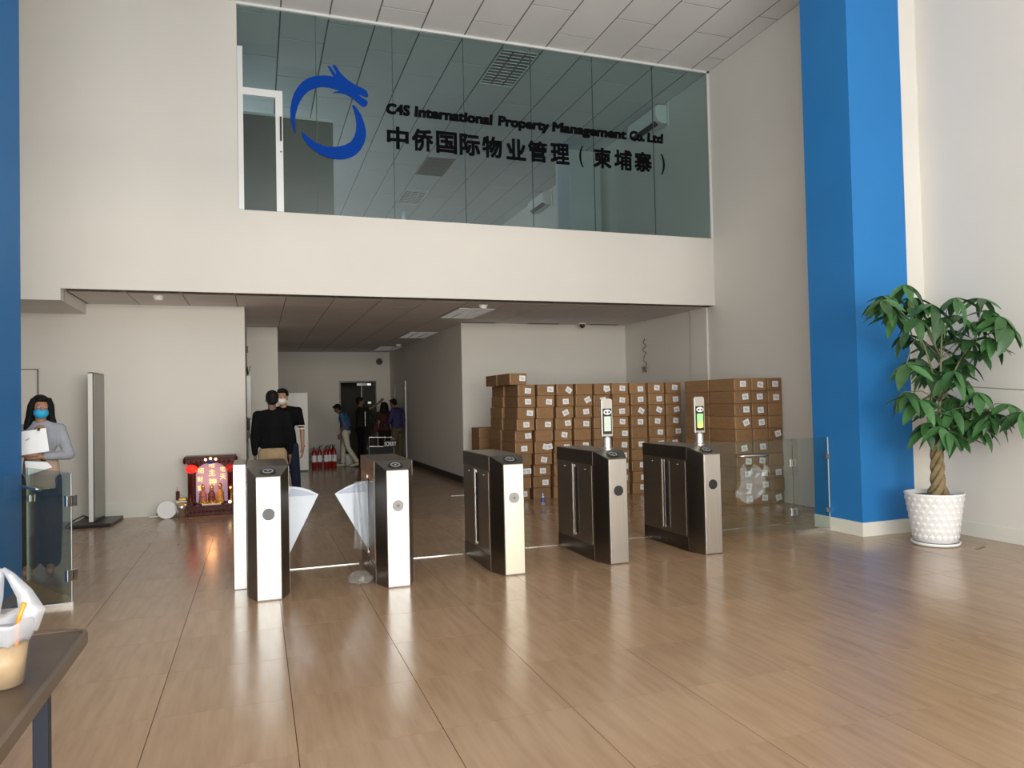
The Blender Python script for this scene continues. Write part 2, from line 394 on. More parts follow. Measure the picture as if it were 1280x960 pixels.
# ground floor walls behind the fascia
struct(MB().box(XL, -0.165, YA, YA + 0.2, 0, ZS).obj('wall_altar', WALL))
struct(MB().box(XL, -0.167, YA - 0.014, YA - 0.0005, 0, 0.23).obj('baseboard_altar', SKIRT))
struct(MB().box(-0.36, -0.165, YA + 0.2, 15.21, 0, ZS).obj('wall_passage_left', WALL))
struct(MB().box(-0.36, 0.405, 15.21, 15.6, 0, ZS).obj('wall_passage_return', WALL))
struct(MB().box(-0.36, 2.32, YE, YE + 0.15, 0, ZS).box(3.41, XC, YE, YE + 0.15, 0, ZS).box(2.32, 3.41, YE, YE + 0.15, 2.31, ZS).obj('wall_end', WALL))
struct(MB().box(-0.36, 0.3, 15.6, YE, 0, ZS).obj('wall_passage_inner', WALL))
struct(MB().box(XC, XR, YB, YB + 0.15, 0, ZS).box(XC, XC + 0.15, YB + 0.15, YE + 2, 0, ZS).obj('wall_back', WALL))
struct(MB().box(XC - 0.02, XC - 0.0005, YB + 0.004, YE, 0, 0.13).obj('baseboard_passage', SKIRT_B))
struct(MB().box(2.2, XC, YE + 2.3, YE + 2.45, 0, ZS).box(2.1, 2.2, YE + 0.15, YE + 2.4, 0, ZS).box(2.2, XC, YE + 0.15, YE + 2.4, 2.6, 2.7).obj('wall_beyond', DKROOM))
# pilaster on the right wall, inside the opening
struct(MB().box(XR - 0.035, XR - 0.0005, YF + 0.22, 11.40, 0, ZS).obj('trim_8', WALL))

# ceilings, tile by tile
def ceiling(name, x0, x1, y0, y1, z, base_m, tile_m, ox, oy, px_, py_, gap, skip=None, thick=0.005):
    c = struct(MB().box(x0, x1, y0, y1, z + thick, z + 0.12).obj(name, base_m))
    cache = {}
    i0 = math.floor((x0 - ox) / px_)
    for i in range(i0, i0 + 60):
        a = max(ox + i * px_, x0); b = min(ox + (i + 1) * px_, x1)
        if b - a < 0.04: continue
        if a >= x1: break
        off = oy + (py_ / 2 if i % 2 else 0)
        j0 = math.floor((y0 - off) / py_)
        for j in range(j0, j0 + 60):
            c0 = max(off + j * py_, y0); c1 = min(off + (j + 1) * py_, y1)
            if c0 >= y1: break
            if c1 - c0 < 0.04 or (skip and skip((a + b) / 2, (c0 + c1) / 2)): continue
            k = (round(b - a, 3), round(c1 - c0, 3))
            if k not in cache:
                cache[k] = MB().box(-k[0] / 2 + gap, k[0] / 2 - gap, -k[1] / 2 + gap * 0.8, k[1] / 2 - gap * 0.8, 0, thick, bev=0.002).mesh('ceiling_tile', tile_m)
            inst('ceiling_tile', cache[k], c, ((a + b) / 2, (c0 + c1) / 2, z))
    return c
P = 0.672
# hall + mezzanine share one grid; the part out of sight above the camera stays a plain panel
ceiling('ceiling', XL, XR, 7.3, YE, ZC, GRID, TILE_C, 3.75 - 7 * P, 9.555 - 4 * 1.344 - 0.672, P, 1.344, 0.011,
        skip=lambda x, y: (x < 1.0 and y < 9.4) or (x < -0.3) or (3.7 < x < 4.5 and any(abs(y - q) < 0.3 for q in (11.57, 16.95, 19.63))))
struct(MB().box(XL, XR, YFRONT - 0.3, 7.3, ZC, ZC + 0.12).obj('ceiling_front', TILE_C))
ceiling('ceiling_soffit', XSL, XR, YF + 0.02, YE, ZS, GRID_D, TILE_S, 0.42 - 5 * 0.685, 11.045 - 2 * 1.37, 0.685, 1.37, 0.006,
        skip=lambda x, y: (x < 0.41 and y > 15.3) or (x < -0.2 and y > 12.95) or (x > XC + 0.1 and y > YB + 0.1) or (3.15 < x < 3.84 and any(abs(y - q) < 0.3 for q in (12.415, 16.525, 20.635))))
# mezzanine floor and its walls
struct(MB().box(XL, XR, YF + 0.22, YE + 0.2, 3.42, 3.55).obj('floor_mezzanine', GROUT))
struct(MB().box(XL, XR, YE, YE + 0.2, 3.55, ZC + 0.1).box(-2.6, -2.4, YF + 0.22, YE, 3.55, ZC + 0.1).obj('wall_mezzanine', WALL))
struct(MB().box(6.68, XR - 0.0005, 14.94, 15.7, 3.55, ZC).obj('wall_column', WALL))
struct(MB().box(-2.4, 1.32, 13.0, 13.12, 3.55, 6.545).box(1.20, 1.32, 13.12, 16.5, 3.55, 6.545).obj('wall_partition', DKPANEL))
struct(MB().box(-2.4, 1.335, 12.985, 13.135, 6.545, 6.585).obj('trim_9', ALU))

# blue pillars with white skirting
struct(MB().box(6.387, 7.165, 6.486, 7.22, 0, ZC).obj('wall_pillar_right', BLUE))
struct(MB().box(6.372, 7.165, 6.471, 6.4855, 0, 0.155).box(6.372, 6.3865, 6.486, 7.22, 0, 0.155).obj('baseboard_pillar', SKIRT))
struct(MB().box(7.165, XR, 6.52, 7.22, 0, ZC).obj('wall_pillar_infill', WALL))
struct(MB().box(7.1655, 7.195, 6.490, 6.5195, 0.155, 2.05).obj('trim_10', ALU))
struct(MB().box(XR - 0.016, XR - 0.0005, YFRONT, 6.50, 0, 0.155).box(7.166, XR - 0.016, 6.503, 6.5195, 0, 0.155).obj('baseboard_right', SKIRT))
struct(MB().box(-2.95, -2.05, 6.486, 7.86, 0, ZC).obj('wall_pillar_left', BLUE))

# upper glass front: seven panes with dark joints, white sash on the left
seams = [-0.2, 0.862, 1.964, 3.058, 4.160, 5.236, 6.349, XR - 0.045]
for k in range(7):
    a, b = seams[k] + 0.004, seams[k + 1] - 0.004
    z1 = ZC - 0.036
    wn = struct(MB().box(a, b, YF + 0.02, YF + 0.032, ZL + 0.001, z1).obj('window_%d' % (k + 1), GLASSU))
    if k < 6:
        MB().box(b - 0.001, b + 0.009, YF + 0.016, YF + 0.036, ZL + 0.001, z1).obj('joint', mat('joint_seal', (0.05, 0.08, 0.075), 0.5) if k == 0 else bpy.data.materials['joint_seal'], wn)
sash = struct(MB().box(-0.198, -0.128, YF - 0.02, YF + 0.018, ZL + 0.001, 6.60).box(0.300, 0.395, YF - 0.02, YF + 0.018, ZL + 0.001, 6.03).box(-0.128, 0.300, YF - 0.02, YF + 0.018, 5.93, 6.03).obj('trim_11', ALU))
MB().box(0.355, 0.380, YF - 0.045, YF - 0.021, 5.32, 5.66).box(0.362, 0.373, YF - 0.06, YF - 0.045, 5.34, 5.62).obj('handle', BLACK, sash)
MB().cyl((0.366, YF - 0.026, 5.17), (0.366, YF - 0.02, 5.17), 0.012).obj('keyhole', GREYD, sash)

# far doors
door = struct(MB().box(2.32, 2.36, YE - 0.01, YE + 0.08, 0, 2.31).box(3.37, 3.41, YE - 0.01, YE + 0.08, 0, 2.31).box(2.36, 3.37, YE - 0.01, YE + 0.08, 2.26, 2.31).obj('door_1', BLACK))
MB().box(2.98, 3.36, YE + 0.02, YE + 0.032, 0.02, 2.25).obj('glass_leaf', GLASS, door)
MB().box(2.965, 2.98, YE + 0.015, YE + 0.037, 0.02, 2.25).obj('leaf_edge', GEDGE, door)
MB().cyl((3.06, YE - 0.03, 0.95), (3.06, YE - 0.03, 1.45), 0.018).obj('handle', CHROME, door)
for z in (0.25, 1.65, 2.2): MB().box(3.15, 3.25, YE - 0.012, YE + 0.018, z - 0.03, z + 0.03).obj('patch_fitting', CHROME, door)
MB().box(2.85, 3.2, YE + 0.1, YE + 0.14, 2.17, 2.24).obj('door_closer', ALU, door)
d2_ = struct(MB().box(XC - 0.03, XC - 0.0005, 19.7, 19.74, 0.02, 2.22).obj('door_2', WHITE))
MB().box(XC - 0.02, XC - 0.006, 19.74, 21.4, 0.02, 2.16).obj('glass_leaf', GLASS, d2_)
d3_ = struct(MB().box(-3.9, -2.955, YA - 0.02, YA - 0.0005, 2.2, 2.212).box(-2.967, -2.955, YA - 0.02, YA - 0.0005, 0.23, 2.2).obj('door_3', GREYD))
MB().box(-3.9, -2.99, YA - 0.012, YA - 0.0005, 0.24, 2.2).obj('door_panel', WALL, d3_)

# ================================================================== LETTERING ON THE GLASS
sg = thing('company_sign', 'black and blue company name and dragon ring stuck on the upper glass front', 'sign', (0, YF + 0.014, 0))
words = [('C4S', 1.858, 2.215), ('International', 2.280, 3.515), ('Property', 3.598, 4.462), ('Management', 4.505, 5.840), ('Co.', 5.895, 6.175), ('Ltd', 6.225, 6.533)]
for wd, a, b in words:
    desc = any(c in wd for c in 'pyg')
    big = 0.165; low = 0.042 if desc else 0.0
    t = text('word', wd, SIGNB, sg, (a, 0, 5.885 - low), 0.2, thick=0.004, heavy=0.0105, fit=(b - a, big + low), shear=0.08)
chars = '中侨国际物业管理（柬埔寨）'
cx = [2.019, 2.392, 2.762, 3.127, 3.487, 3.881, 4.243, 4.627, 5.005, 5.377, 5.757, 6.13, 6.511]
for ch, x in zip(chars, cx):
    if ch in '（）': text('bracket', '(' if ch == '（' else ')', SIGNB, sg, (x - 0.035, 0, 5.36), 0.4, thick=0.004, bold=0.004, fit=(0.075, 0.35))
    else: text('character', ch, SIGNB, sg, (x - 0.155, 0, 5.375), 0.4, thick=0.004, heavy=0.0125, fit=(0.325, 0.335))
logo1 = [(0.569, 5.454), (0.546, 5.493), (0.516, 5.59), (0.501, 5.688), (0.5, 5.805), (0.516, 5.907), (0.551, 6.027), (0.603, 6.126), (0.676, 6.218), (0.765, 6.285), (0.862, 6.323), (0.976, 6.344), (1.075, 6.345), (1.11, 6.336), (1.075, 6.396), (1.043, 6.451), (1.019, 6.49), (1.052, 6.491), (1.089, 6.449), (1.149, 6.371), (1.138, 6.421), (1.117, 6.461), (1.088, 6.503), (1.123, 6.518), (1.159, 6.483), (1.191, 6.428), (1.24, 6.374), (1.305, 6.323), (1.388, 6.273), (1.471, 6.24), (1.538, 6.218), (1.58, 6.185), (1.601, 6.136), (1.595, 6.104), (1.561, 6.096), (1.503, 6.115), (1.456, 6.127), (1.502, 6.089), (1.569, 6.054), (1.594, 6.028), (1.585, 5.987), (1.542, 5.948), (1.508, 5.953), (1.467, 5.982), (1.401, 6.035), (1.335, 6.078), (1.269, 6.105), (1.203, 6.114), (1.137, 6.111), (1.09, 6.095), (1.12, 6.121), (1.187, 6.146), (1.121, 6.163), (1.039, 6.174), (0.941, 6.172), (0.844, 6.143), (0.762, 6.095), (0.689, 6.019), (0.632, 5.92), (0.599, 5.833), (0.573, 5.73), (0.564, 5.629), (0.57, 5.529)]
logo2 = [(0.649, 5.496), (0.697, 5.467), (0.768, 5.407), (0.848, 5.356), (0.945, 5.323), (1.042, 5.316), (1.157, 5.327), (1.257, 5.362), (1.332, 5.412), (1.383, 5.485), (1.413, 5.582), (1.42, 5.685), (1.41, 5.787), (1.385, 5.887), (1.363, 5.953), (1.391, 5.96), (1.441, 5.911), (1.498, 5.814), (1.538, 5.698), (1.558, 5.597), (1.557, 5.511), (1.528, 5.405), (1.472, 5.305), (1.404, 5.231), (1.32, 5.18), (1.22, 5.146), (1.121, 5.141), (1.007, 5.156), (0.902, 5.193), (0.814, 5.244), (0.735, 5.312), (0.68, 5.382), (0.657, 5.43)]
for nm, pl in (('dragon_ring', logo1), ('ring_tail', logo2)):
    o = MB().prism(pl, -0.005, 0.004, 'y').obj(nm, SIGNBLUE, sg)
    o['label'] = 'blue dragon ring emblem' if nm == 'dragon_ring' else 'blue lower crescent of the ring'

# ================================================================== CEILING FITTINGS
def louvre_light(x, y, z, sx, sy_, label):
    t = thing('ceiling_light', label, 'ceiling light', (x, y, z), 0, 'louvred ceiling lights')
    h = 0.05
    MB().box(-sx / 2, sx / 2, -sy_ / 2, -sy_ / 2 + 0.02, -0.012, h).box(-sx / 2, sx / 2, sy_ / 2 - 0.02, sy_ / 2, -0.012, h).box(-sx / 2, -sx / 2 + 0.02, -sy_ / 2, sy_ / 2, -0.012, h).box(sx / 2 - 0.02, sx / 2, -sy_ / 2, sy_ / 2, -0.012, h).box(-sx / 2, sx / 2, -sy_ / 2, sy_ / 2, h, h + 0.01).obj('frame', ALU, t)
    for k in range(3):
        xx = -sx / 2 + sx / 6 + k * sx / 3
        MB().cyl((xx, -sy_ / 2 + 0.04, h - 0.018), (xx, sy_ / 2 - 0.04, h - 0.018), 0.016, n=10).obj('tube', TUBE, t)
        if k: MB().box(-sx / 2 + k * sx / 3 - 0.012, -sx / 2 + k * sx / 3 + 0.012, -sy_ / 2, sy_ / 2, -0.008, h - 0.004).obj('reflector', CHROME, t)
    lv = MB(); n = 12
    for k in range(1, n): yy = -sy_ / 2 + k * sy_ / n; lv.box(-sx / 2 + 0.02, sx / 2 - 0.02, yy - 0.003, yy + 0.003, -0.006, 0.022)
    o = lv.obj('louvre', WHITE, t); return t
for (x, y, nm) in ((3.508, 12.415, 'white louvred light in the soffit nearest the fascia'), (3.508, 16.525, 'louvred soffit light midway down the dark passage'), (3.508, 20.635, 'louvred soffit light near the passage end wall')):
    louvre_light(x, y, ZS + 0.0, 0.665, 1.345, nm)
louvre_light(4.086, 11.57, ZC, 0.64, 1.32, 'louvred light in the mezzanine ceiling right behind the glass')
louvre_light(4.086, 19.63, ZC, 0.64, 1.32, 'louvred light deep in the mezzanine ceiling')
v = thing('ceiling_vent', 'dark square air vent in the mezzanine ceiling', 'vent', (4.086, 16.95, ZC))
MB().box(-0.32, 0.32, -0.655, 0.655, -0.004, 0.03).obj('frame', DKPANEL, v)
for k in range(9): MB().box(-0.27, 0.27, -0.52 + k * 0.125, -0.50 + k * 0.125, -0.012, -0.004, rot=(0.5, 0, 0)).obj('slat', DKPANEL, v)
det0 = None
for (x, y, z, nm) in ((-1.271, 11.17, ZS, 'white smoke detector on the soffit above the altar wall'), (3.488, 11.319, ZS, 'white smoke detector in front of the nearest soffit light'), (3.554, 19.212, ZS, 'white smoke detector before the farthest soffit light')):
    if det0 is None:
        det0 = thing('smoke_detector', nm, 'smoke detector', (x, y, z), 0, 'soffit smoke detectors')
        MB().cyl((0, 0, -0.018), (0, 0, 0), 0.075).obj('base', WHITE, det0, smooth=False)
        MB().lathe([(0.035, -0.062), (0.055, -0.055), (0.062, -0.03), (0.060, -0.018)], n=24).obj('head', WHITE, det0)
    else: dup(det0, (x, y, z), nm)
c = thing('security_camera', 'small dome security camera on the soffit above the carton stacks', 'camera', (6.298, 13.6, ZS))
MB().cyl((0, 0, -0.03), (0, 0, 0), 0.07).obj('base', WHITE, c)
MB().ell((0, 0, -0.05), (0.055, 0.055, 0.06)).obj('dome', BLACK, c, smooth=True)
MB().ell((0, -0.035, -0.065), 0.02).obj('lens', GREYD, c, smooth=True)
s_ = thing('wall_speaker', 'round black sounder high on the passage end wall', 'alarm', (3.514, YE, 2.888))
MB().cyl((0, -0.05, 0), (0, 0, 0), 0.10, n=24).obj('housing', BLACK, s_)
MB().cyl((0, -0.06, 0), (0, -0.05, 0), 0.035).obj('centre', SHRED, s_)

# air conditioners on the mezzanine wall
def aircon(y0, y1, z, label):
    t = thing('air_conditioner', label, 'air conditioner', (XR - 0.012, y0, z), 0, 'mezzanine air conditioners')
    L = y1 - y0
    MB().prism([(0, 0.0), (0, 0.34), (-0.19, 0.34), (-0.25, 0.30), (-0.26, 0.14), (-0.20, 0.03), (-0.12, 0)], 0, 1, 'z').b.free()
    b = MB(); prof = [(0, 0.0), (0, 0.34), (-0.19, 0.34), (-0.25, 0.30), (-0.26, 0.14), (-0.20, 0.03), (-0.12, 0)]
    A = [b.b.verts.new((u, 0, v_)) for u, v_ in prof]; B = [b.b.verts.new((u, L, v_)) for u, v_ in prof]
    b.b.faces.new(A); b.b.faces.new(B[::-1])
    for k in range(len(prof)): b.b.faces.new((A[k], A[(k + 1) % 7], B[(k + 1) % 7], B[k]))
    b.obj('body', WHITE, t)
    MB().box(-0.245, -0.14, 0.08, L - 0.08, 0.012, 0.022, rot=(0, 0.75, 0)).obj('louvre', BLACK, t)
    MB().box(-0.02, -0.001, -0.06, 0, -0.06, 0.38).obj('wall_plate', WHITE, t)
aircon(12.02, 13.1, 6.82, 'white split air conditioner high on the mezzanine wall near the glass')
aircon(17.8, 18.9, 6.80, 'white split air conditioner on the mezzanine wall behind the column')
bt = thing('water_bottle', 'small clear bottle standing on the ledge behind the upper glass', 'bottle', (2.102, 10.78, ZL))
MB().lathe([(0.030, 0.0), (0.034, 0.01), (0.034, 0.11), (0.014, 0.145), (0.014, 0.16)], n=16).obj('body', WATER, bt, smooth=True)
MB().cyl((0, 0, 0.16), (0, 0, 0.18), 0.017, n=12).obj('cap', BOTTLEB, bt)
# ledge board for that bottle
struct(MB().box(XG, XR, YF + 0.22, YF + 0.30, ZL - 0.1, ZL).obj('trim_12', WALL))

# ================================================================== TURNSTILES
def octagon(r): return [(r * math.cos(PI / 8 + k * PI / 4), r * math.sin(PI / 8 + k * PI / 4)) for k in range(8)]
W = 0.1965
plan = [(0.0, 0.0), (W, 0.0), (W + 0.07, 0.2), (W + 0.07, 1.12), (-0.07, 1.12), (-0.07, 0.2)]
def turnstile(i, label, front_m, disc_m, wing=None, terminal=None):
    x = -0.0178 + 1.0744 * i
    t = thing('turnstile', label, 'turnstile', (x, 6.3985, 0), 0, 'steel turnstiles in a row')
    b = MB(); A = []; B = []
    for (u, v) in plan:
        A.append(b.b.verts.new((u, v, 0))); B.append(b.b.verts.new((u, v, 1.02 if v < 0.01 else 1.09)))
    b.b.faces.new(A[::-1]); b.b.faces.new((B[0], B[1], B[2], B[5])); b.b.faces.new((B[5], B[2], B[3], B[4]))
    for k in range(6): b.b.faces.new((A[k], A[(k + 1) % 6], B[(k + 1) % 6], B[k]))
    bmesh.ops.bevel(b.b, geom=b.b.edges[:], offset=0.003, segments=1, affect='EDGES')
    b.obj('cabinet', STEEL_D, t)
    o = MB().box(0.005, W - 0.005, -0.005, 0.0, 0.012, 1.012, bev=0.0015).obj('front_panel', front_m, t)
    o['label'] = 'bright brushed steel front panel'
    d = MB().cyl((W / 2, -0.009, 0.71), (W / 2, -0.005, 0.71), 0.050, n=32).obj('indicator_disc', disc_m, t)
    if disc_m is not BLACK: MB().cyl((W / 2, -0.0105, 0.71), (W / 2, -0.009, 0.71), 0.012, n=16).obj('centre_mark', GREYD, d)
    # card reader on the slanted top
    sl = math.atan2(0.07, 0.2)
    rd = MB(); rd.prism([(u * 1.0, v * 0.95) for u, v in octagon(0.068)], 0, 0.004, 'z')
    rdo = rd.obj('card_reader', BLACK, t, (W / 2, 0.098, 1.0560), rot=(sl, 0, 0))
    MB().lathe([(0.034, 0), (0.043, 0), (0.043, 0.002), (0.034, 0.002), (0.034, 0)], (0, 0, 0.0042), 24, cap=False).obj('reader_ring', GREYL, rdo)
    MB().prism([(0.010 * math.cos(a * PI / 3), 0.008 * math.sin(a * PI / 3)) for a in range(6)], 0.0042, 0.0075, 'z').obj('reader_mark', GREYL, rdo)
    # side fittings (both flanks)
    for sx, xf in ((-1, -0.07), (1, W + 0.07)):
        a, c = (xf - 0.004, xf - 0.0002) if sx < 0 else (xf + 0.0002, xf + 0.004)
        MB().box(a, c, 0.205, 1.115, 0.950, 1.085).obj('upper_band', STEEL_DD, t)
        MB().box(a, c, 0.205, 1.115, 0.006, 0.150).obj('plinth', STEEL_DD, t)
        MB().box(a, c, 0.71, 1.10, 0.165, 0.935, bev=0.001).obj('side_door', STEEL_D, t)
        MB().box(a, c, 0.235, 0.54, 0.165, 0.935, bev=0.001).obj('side_door', STEEL_D, t)
        sl_ = MB(); 
        for yy in (0.700, 0.655, 0.552): sl_.box(a + (0 if sx > 0 else 0.0), c, yy - 0.004, yy + 0.004, 0.19, 0.925)
        sl_.obj('bright_seam', CHROME, t)
        MB().box(a, c, 0.585, 0.640, 0.22, 0.90).obj('wing_slot', BLACKM, t)
        for yy in (0.38, 0.90):
            MB().cyl((xf, yy, 0.895), (xf + sx * 0.010, yy, 0.895), 0.007, n=10).obj('lock', CHROME, t)
        for yy in (0.33, 0.74):
            MB().cyl((xf, yy, 1.015), (xf + sx * 0.008, yy, 1.015), 0.016, n=14).obj('sensor', BLACK, t)
    if wing:
        if wing > 0: pl = [(0.266, 0.868), (0.33, 0.862), (0.40, 0.848), (0.47, 0.822), (0.545, 0.779), (0.286, 0.265), (0.266, 0.258)]
        else: pl = [(-0.07, 0.878), (-0.13, 0.876), (-0.20, 0.860), (-0.28, 0.830), (-0.382, 0.775), (-0.10, 0.265), (-0.07, 0.258)]
        zc = 0.765
        wg = MB().prism(pl, 0.607, 0.619, 'y').obj('wing', ACRYL, t)
        wg['label'] = 'frosted acrylic barrier wing'
        e = 0.525 if wing > 0 else -0.365
        s0 = 0.28 if wing > 0 else -0.09
        hi = [(0.30, 0.845), (0.35, 0.838), (0.42, 0.822), (0.47, 0.80)] if wing > 0 else [(-0.10, 0.855), (-0.16, 0.852), (-0.23, 0.835), (-0.30, 0.805)]
        MB().prism([(s0, 0.775)] + hi + [(e, 0.775)], 0.603, 0.606, 'y').obj('arrow_band', mat('wing_band', (0.30, 0.36, 0.48), 0.2) if 'wing_band' not in bpy.data.materials else bpy.data.materials['wing_band'], wg)
    if terminal:
        px_ = 0.155 if terminal == 1 else 0.175
        tm = MB().lathe([(0.062, 0), (0.062, 0.012), (0.050, 0.02), (0.046, 0.12), (0.050, 0.135)], (0, 0, 0), 24).obj('face_terminal', STEEL, t, (px_, 0.33, 1.09), smooth=False)
        tm['label'] = 'silver face recognition terminal on a short stem'
        b = MB(); pts = [(-0.062, 0.13), (0.062, 0.13), (0.062, 0.50), (0.045, 0.515), (-0.045, 0.515), (-0.062, 0.50)]
        # slightly bowed slab
        b.prism(pts, -0.016, 0.022, 'y')
        bmesh.ops.bevel(b.b, geom=b.b.edges[:], offset=0.005, segments=2, affect='EDGES')
        b.obj('casing', STEEL, tm)
        MB().box(-0.050, 0.050, -0.021, -0.0165, 0.155, 0.415, bev=0.002).obj('bezel', BLACK, tm)
        MB().box(-0.037, 0.037, -0.0235, -0.0212, 0.185, 0.335).obj('screen', SCR_LIT if terminal == 1 else SCR_GREEN, tm)
        if terminal == 2: MB().cyl((0, -0.026, 0.215), (0, -0.0237, 0.215), 0.034, n=20).obj('lit_patch', SCR_YEL, tm)
        MB().prism([(0.043 * math.cos(k * PI / 10), 0.378 + 0.026 * math.sin(k * PI / 10)) for k in range(20)], -0.026, -0.0212, 'y').obj('lens_window', WHITE, tm)
        for q in (-0.018, 0.018): MB().cyl((q, -0.030, 0.378), (q, -0.026, 0.378), 0.011, n=14).obj('lens', BLACK, tm)
    return t
turnstile(0, 'leftmost steel turnstile, white front, frosted wing out on its passage side', STEEL_F, GREYD, wing=1)
turnstile(1, 'steel turnstile with frosted wing wrapped in clear film beside it', STEEL_F, GREYL, wing=-1)
turnstile(2, 'middle steel turnstile with cream-lit front and pale grey disc', STEEL_C, GREYL)
turnstile(3, 'steel turnstile with black disc and terminal showing a pale screen', STEEL, BLACK, terminal=1)
turnstile(4, 'rightmost steel turnstile, its terminal screen green and yellow', STEEL, BLACK, terminal=2)
# protective film hanging over the second turnstile's wing
b = MB(); n = 14; rows = []
for j in range(8):
    z = 0.245 + 0.64 * j / 7; rw = []
    for k in range(n):
        u = k / (n - 1); rw.append(b.b.verts.new((u * 0.15 + (0.02 if j == 0 else 0) * (u - .5), 0.018 * math.sin(u * 11 + j * 0.5) + 0.008 * math.sin(j * 2.1 + u * 5), z + (0.03 * abs(u - 0.5) if j == 0 else 0))))
    rows.append(rw)
for A, B in zip(rows, rows[1:]):
    for k in range(n - 1): b.b.faces.new((A[k], A[k + 1], B[k + 1], B[k]))
o = b.obj('plastic_film', FILM, None, (0.845, 6.955, 0), smooth=True)
modded(o, lambda o: setattr(o.modifiers.new('t', 'SOLIDIFY'), 'thickness', 0.002))
tag(o, 'clear protective film hanging over the wing of the second turnstile', 'plastic film')
# white end cabinet left of the row
t = thing('end_post', 'narrow white-fronted steel end post left of the turnstiles', 'post', (-0.206, 6.9, 0))
MB().box(0, 0.107, 0, 0.62, 0, 1.095, bev=0.003).obj('body', STEEL_D, t)
MB().box(0.003, 0.104, -0.005, -0.0002, 0.006, 1.090).obj('front_panel', STEEL_F, t)

# ================================================================== GLASS GATES AT BOTH ENDS
def hinge(parent, x, y, z, ang=0.0):
    h = MB().box(-0.045, 0.045, -0.012, 0.024, -0.045, 0.045, bev=0.003).obj('hinge', CHROME, parent, (x, y, z), rot=(0, 0, ang))
    MB().box(-0.004, 0.004, -0.018, -0.0122, -0.03, 0.03).obj('pivot', BLACK, h)
g = thing('glass_gate', 'low clear glass gate panel fixed to the right blue pillar', 'glass gate', (5.86, 6.96, 0))
MB().box(0, 0.515, 0, 0.012, 0.03, 1.095).obj('fixed_pane', GLASS, g)
MB().box(0.513, 0.5155, -0.001, 0.013, 0.03, 1.095).obj('pane_edge', GEDGE, g)
MB().box(-0.001, 0.0, -0.001, 0.013, 0.03, 1.095).obj('seam', GREYD, g)
MB().box(-0.005, 0.524, -0.012, 0.024, 0.0, 0.032).obj('floor_rail', CHROME, g)
for z in (0.24, 0.87): MB().box(0.48, 0.526, -0.012, 0.024, z - 0.03, z + 0.03).obj('wall_clamp', CHROME if z < 0.5 else GREYD, g)
g = thing('glass_gate', 'closed glass gate leaf with a pull bar beside the rightmost turnstile', 'glass gate', (4.64, 6.96, 0))
MB().box(0, 1.212, 0, 0.012, 0.05, 1.095).obj('leaf_pane', GLASS, g)
MB().box(-0.002, 0, -0.001, 0.013, 0.05, 1.095).obj('pane_edge', GEDGE, g)
for z in (0.25, 0.815): hinge(g, 1.216, 0, z)
MB().tube([(0.46, -0.012, 0.915), (0.46, -0.05, 0.925), (0.50, -0.062, 0.93), (0.78, -0.062, 0.93), (0.82, -0.05, 0.925), (0.82, -0.012, 0.915)], 0.013, 10).obj('handle', CHROME, g, smooth=True)
b = MB(); rows = []
random.seed(3)
for j in range(9):
    rw = []
    for k in range(8):
        rw.append(b.b.verts.new((0.40 + 0.05 * k + random.uniform(-.02, .02) + 0.012 * j, -0.02 - random.uniform(0, 0.03), 0.38 + 0.058 * j + random.uniform(-.012, .012) + 0.03 * abs(k - 3.5) * (j < 2) - 0.05 * (j > 6) * (k % 3))))
    rows.append(rw)
for A, B in zip(rows, rows[1:]):
    for k in range(7): b.b.faces.new((A[k], A[k + 1], B[k + 1], B[k]))
o = b.obj('film_wrap', FILM, None, (4.64, 6.955, 0)); tag(o, 'torn clear film clinging to the closed glass gate under its bar', 'plastic film')
modded(o, lambda o: setattr(o.modifiers.new('t', 'SOLIDIFY'), 'thickness', 0.0015))

g = thing('glass_gate', 'low fixed glass panel in front of the left blue pillar', 'glass gate', (-2.04, 6.91, 0))
MB().box(0, 0.585, 0, 0.012, 0.03, 1.085).obj('fixed_pane', GLASS, g)
MB().box(0.585, 0.5875, -0.001, 0.013, 0.03, 1.085).obj('pane_edge', GEDGE, g)
MB().box(0.0, 0.60, -0.012, 0.024, 0.0, 0.032).obj('floor_rail', CHROME, g)
for z in (0.25, 0.86): hinge(g, 0.587, 0, z, 0.8)
lv = thing('glass_gate', 'open glass gate leaf with a pull bar before the woman in grey', 'glass gate', (-1.452, 6.95, 0), math.atan2(0.93, -0.56))
MB().box(0.02, 1.08, -0.006, 0.006, 0.05, 1.085).obj('leaf_pane', GLASS, lv)
MB().box(1.08, 1.0835, -0.007, 0.007, 0.05, 1.085).obj('pane_edge', GEDGE, lv)
MB().tube([(0.70, 0.006, 0.90), (0.70, 0.05, 0.915), (0.73, 0.062, 0.92), (1.02, 0.062, 0.92), (1.05, 0.05, 0.915), (1.05, 0.006, 0.90)], 0.013, 10).obj('handle', CHROME, lv, smooth=True)
MB().box(0.97, 1.03, 0.006, 0.02, 0.78, 0.84).obj('lock_plate', STEEL, lv)

